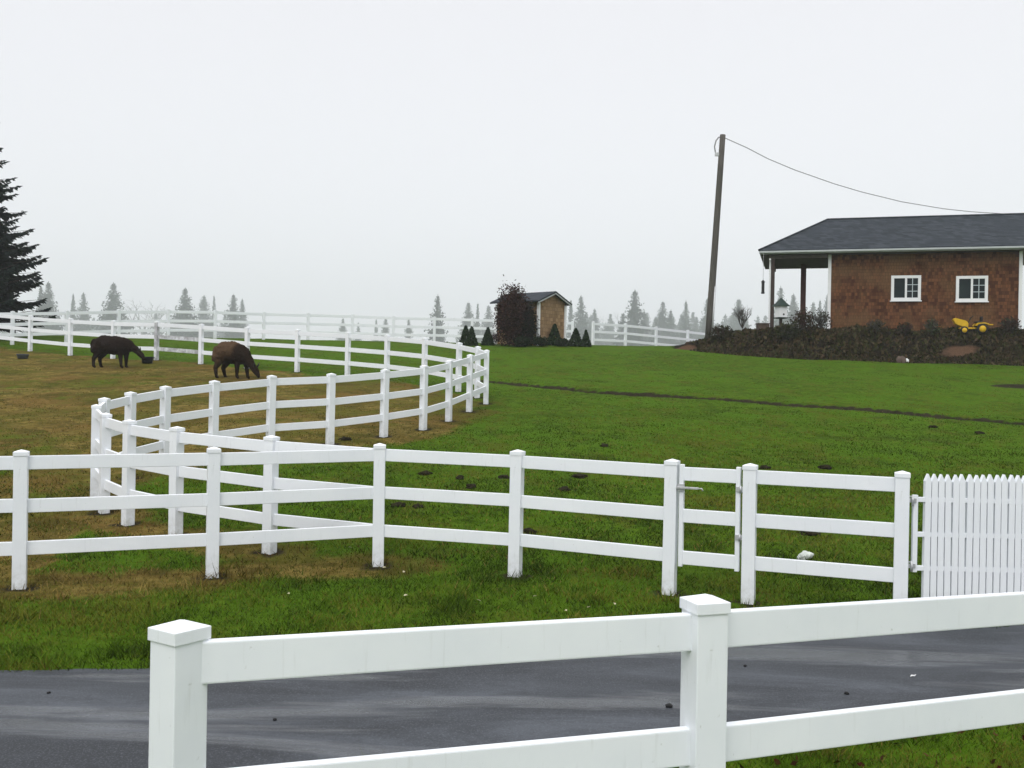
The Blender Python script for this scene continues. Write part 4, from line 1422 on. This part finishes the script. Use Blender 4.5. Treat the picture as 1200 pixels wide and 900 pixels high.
si = np.clip(((fbm(x, y, 2.4, 58) - .5) * 2.6 + (pat - .5) * 2 + .5 + rng.normal(0, .2, n)) * 4, 0, 3.99).astype(int)
isst = (rng.uniform(size=n) < sstep(.3, .62, wv) * .85 + .06)
c = np.where(isst[:, None], st[si], gr[gi]) * (1 + rng.uniform(-.3, .3, (n, 1)) * (1 - .6 * sstep(10, 25, y))[:, None])
c = np.concatenate([c, np.ones((n, 1))], 1)
tag(link('grass', tri_mesh('grass', V, 3, M['blade'], np.repeat(c, 3, 0))), 'short green and straw-coloured meadow grass', 'grass', kind='stuff')
# fallen red leaves on the near verge
n = 150
x = rng.uniform(.3, 4.2, n); y = interp(road_near, x) - rng.uniform(.05, 1.6, n)
P = np.stack([x, y, G(x, y) + .03], 1)
tag(link('fallen_leaves', tri_mesh('fallen_leaves', cards(P, .04, up=np.array([1., .3, 0]), aspect=1.2, jit=.5), 4, M['leaf'], tints(n, 4, [(.055, .012, .008), (.040, .016, .008), (.060, .034, .010)], .3))),
    'reddish fallen leaves in the grass this side of the road', 'leaves', kind='stuff')

# ------------------------------------------------------------------ haze
bm = bmesh.new(); box(bm, -1500, 1500, -1400, 1500, float(base_z(0, 240)) - 9, 130)
hz = link('haze', bm_mesh('haze', bm, None)); tag(hz, 'pale drizzle haze lying over the fields', 'haze', kind='stuff')
hm = bpy.data.materials.new('drizzle_haze'); hm.use_nodes = True; nt = hm.node_tree; nt.nodes.clear()
ou = nt.nodes.new('ShaderNodeOutputMaterial'); pv = nt.nodes.new('ShaderNodeVolumePrincipled')
pv.inputs['Color'].default_value = (.93, .97, 1.0, 1); pv.inputs['Density'].default_value = .00065; pv.inputs['Anisotropy'].default_value = .15
nt.links.new(pv.outputs[0], ou.inputs['Volume']); hz.data.materials.append(hm)

# ------------------------------------------------------------------ sky, sun, camera
w = bpy.data.worlds.new('World'); SC.world = w; w.use_nodes = True; nt = w.node_tree; nt.nodes.clear()
wo = nt.nodes.new('ShaderNodeOutputWorld')
SUN_EL, SUN_AZ = math.radians(50), math.radians(200)       # azimuth clockwise from +Y: behind the camera, a little left
sky = nt.nodes.new('ShaderNodeTexSky'); sky.sky_type = 'NISHITA'; sky.sun_disc = False
sky.sun_elevation = SUN_EL; sky.sun_rotation = SUN_AZ; sky.air_density = 1; sky.dust_density = 4
b1 = nt.nodes.new('ShaderNodeBackground'); b1.inputs['Strength'].default_value = .05
hs_ = nt.nodes.new('ShaderNodeHueSaturation'); hs_.inputs['Saturation'].default_value = .15
nt.links.new(sky.outputs[0], hs_.inputs['Color']); nt.links.new(hs_.outputs[0], b1.inputs['Color'])
tc = nt.nodes.new('ShaderNodeTexCoord'); sp = nt.nodes.new('ShaderNodeSeparateXYZ'); nt.links.new(tc.outputs['Generated'], sp.inputs[0])
nz_ = nt.nodes.new('ShaderNodeTexNoise'); nz_.inputs['Scale'].default_value = 1.6; nz_.inputs['Detail'].default_value = 4; nt.links.new(tc.outputs['Generated'], nz_.inputs['Vector'])
mr = nt.nodes.new('ShaderNodeMapRange'); mr.inputs[3].default_value = -.07; mr.inputs[4].default_value = .07; nt.links.new(nz_.outputs['Fac'], mr.inputs[0])
ad = nt.nodes.new('ShaderNodeMath'); ad.operation = 'ADD'; nt.links.new(sp.outputs[2], ad.inputs[0]); nt.links.new(mr.outputs[0], ad.inputs[1])
cr = nt.nodes.new('ShaderNodeValToRGB'); nt.links.new(ad.outputs[0], cr.inputs[0])
stops = [(0, (.700, .708, .742)), (.15, (.700, .708, .742)), (.38, (.705, .703, .735)), (.65, (1.05, 1.05, 1.08)), (1, (1.5, 1.5, 1.55))]
el = cr.color_ramp.elements
while len(el) < len(stops): el.new(.5)
for k, (p, c) in zip(el, stops): k.position = p; k.color = (*c, 1)
b2 = nt.nodes.new('ShaderNodeBackground'); nt.links.new(cr.outputs[0], b2.inputs['Color']); b2.inputs['Strength'].default_value = 1
sh = nt.nodes.new('ShaderNodeAddShader'); nt.links.new(b1.outputs[0], sh.inputs[0]); nt.links.new(b2.outputs[0], sh.inputs[1])
nt.links.new(sh.outputs[0], wo.inputs['Surface'])

sl = bpy.data.lights.new('sun', 'SUN'); sl.energy = .9; sl.angle = math.radians(40); sl.color = (1, .97, .93)
so_ = bpy.data.objects.new('sun', sl); COL.objects.link(so_)
dirv = Vector((math.sin(SUN_AZ) * math.cos(SUN_EL), math.cos(SUN_AZ) * math.cos(SUN_EL), math.sin(SUN_EL)))
so_.rotation_euler = dirv.to_track_quat('Z', 'Y').to_euler()

cam = bpy.data.cameras.new('camera'); cam.sensor_width = 36; cam.lens = F / 1200 * 36; cam.clip_end = 5000; cam.clip_start = .05
co_ = bpy.data.objects.new('camera', cam); COL.objects.link(co_)
co_.matrix_world = Matrix.Translation((0, 0, EYE)) @ Matrix.Rotation(PI / 2, 4, 'X') @ Matrix.Rotation(ROLL, 4, 'Z')
SC.camera = co_
SC.render.engine = 'CYCLES'
SC.cycles.use_denoising = True
SC.cycles.max_bounces = 6; SC.cycles.volume_bounces = 1; SC.cycles.transparent_max_bounces = 8
vs_ = SC.view_settings; SC.display_settings.display_device = 'sRGB'
vs_.view_transform = 'Standard'; vs_.look = 'None'; vs_.exposure = .08; vs_.gamma = 1; vs_.use_curve_mapping = False
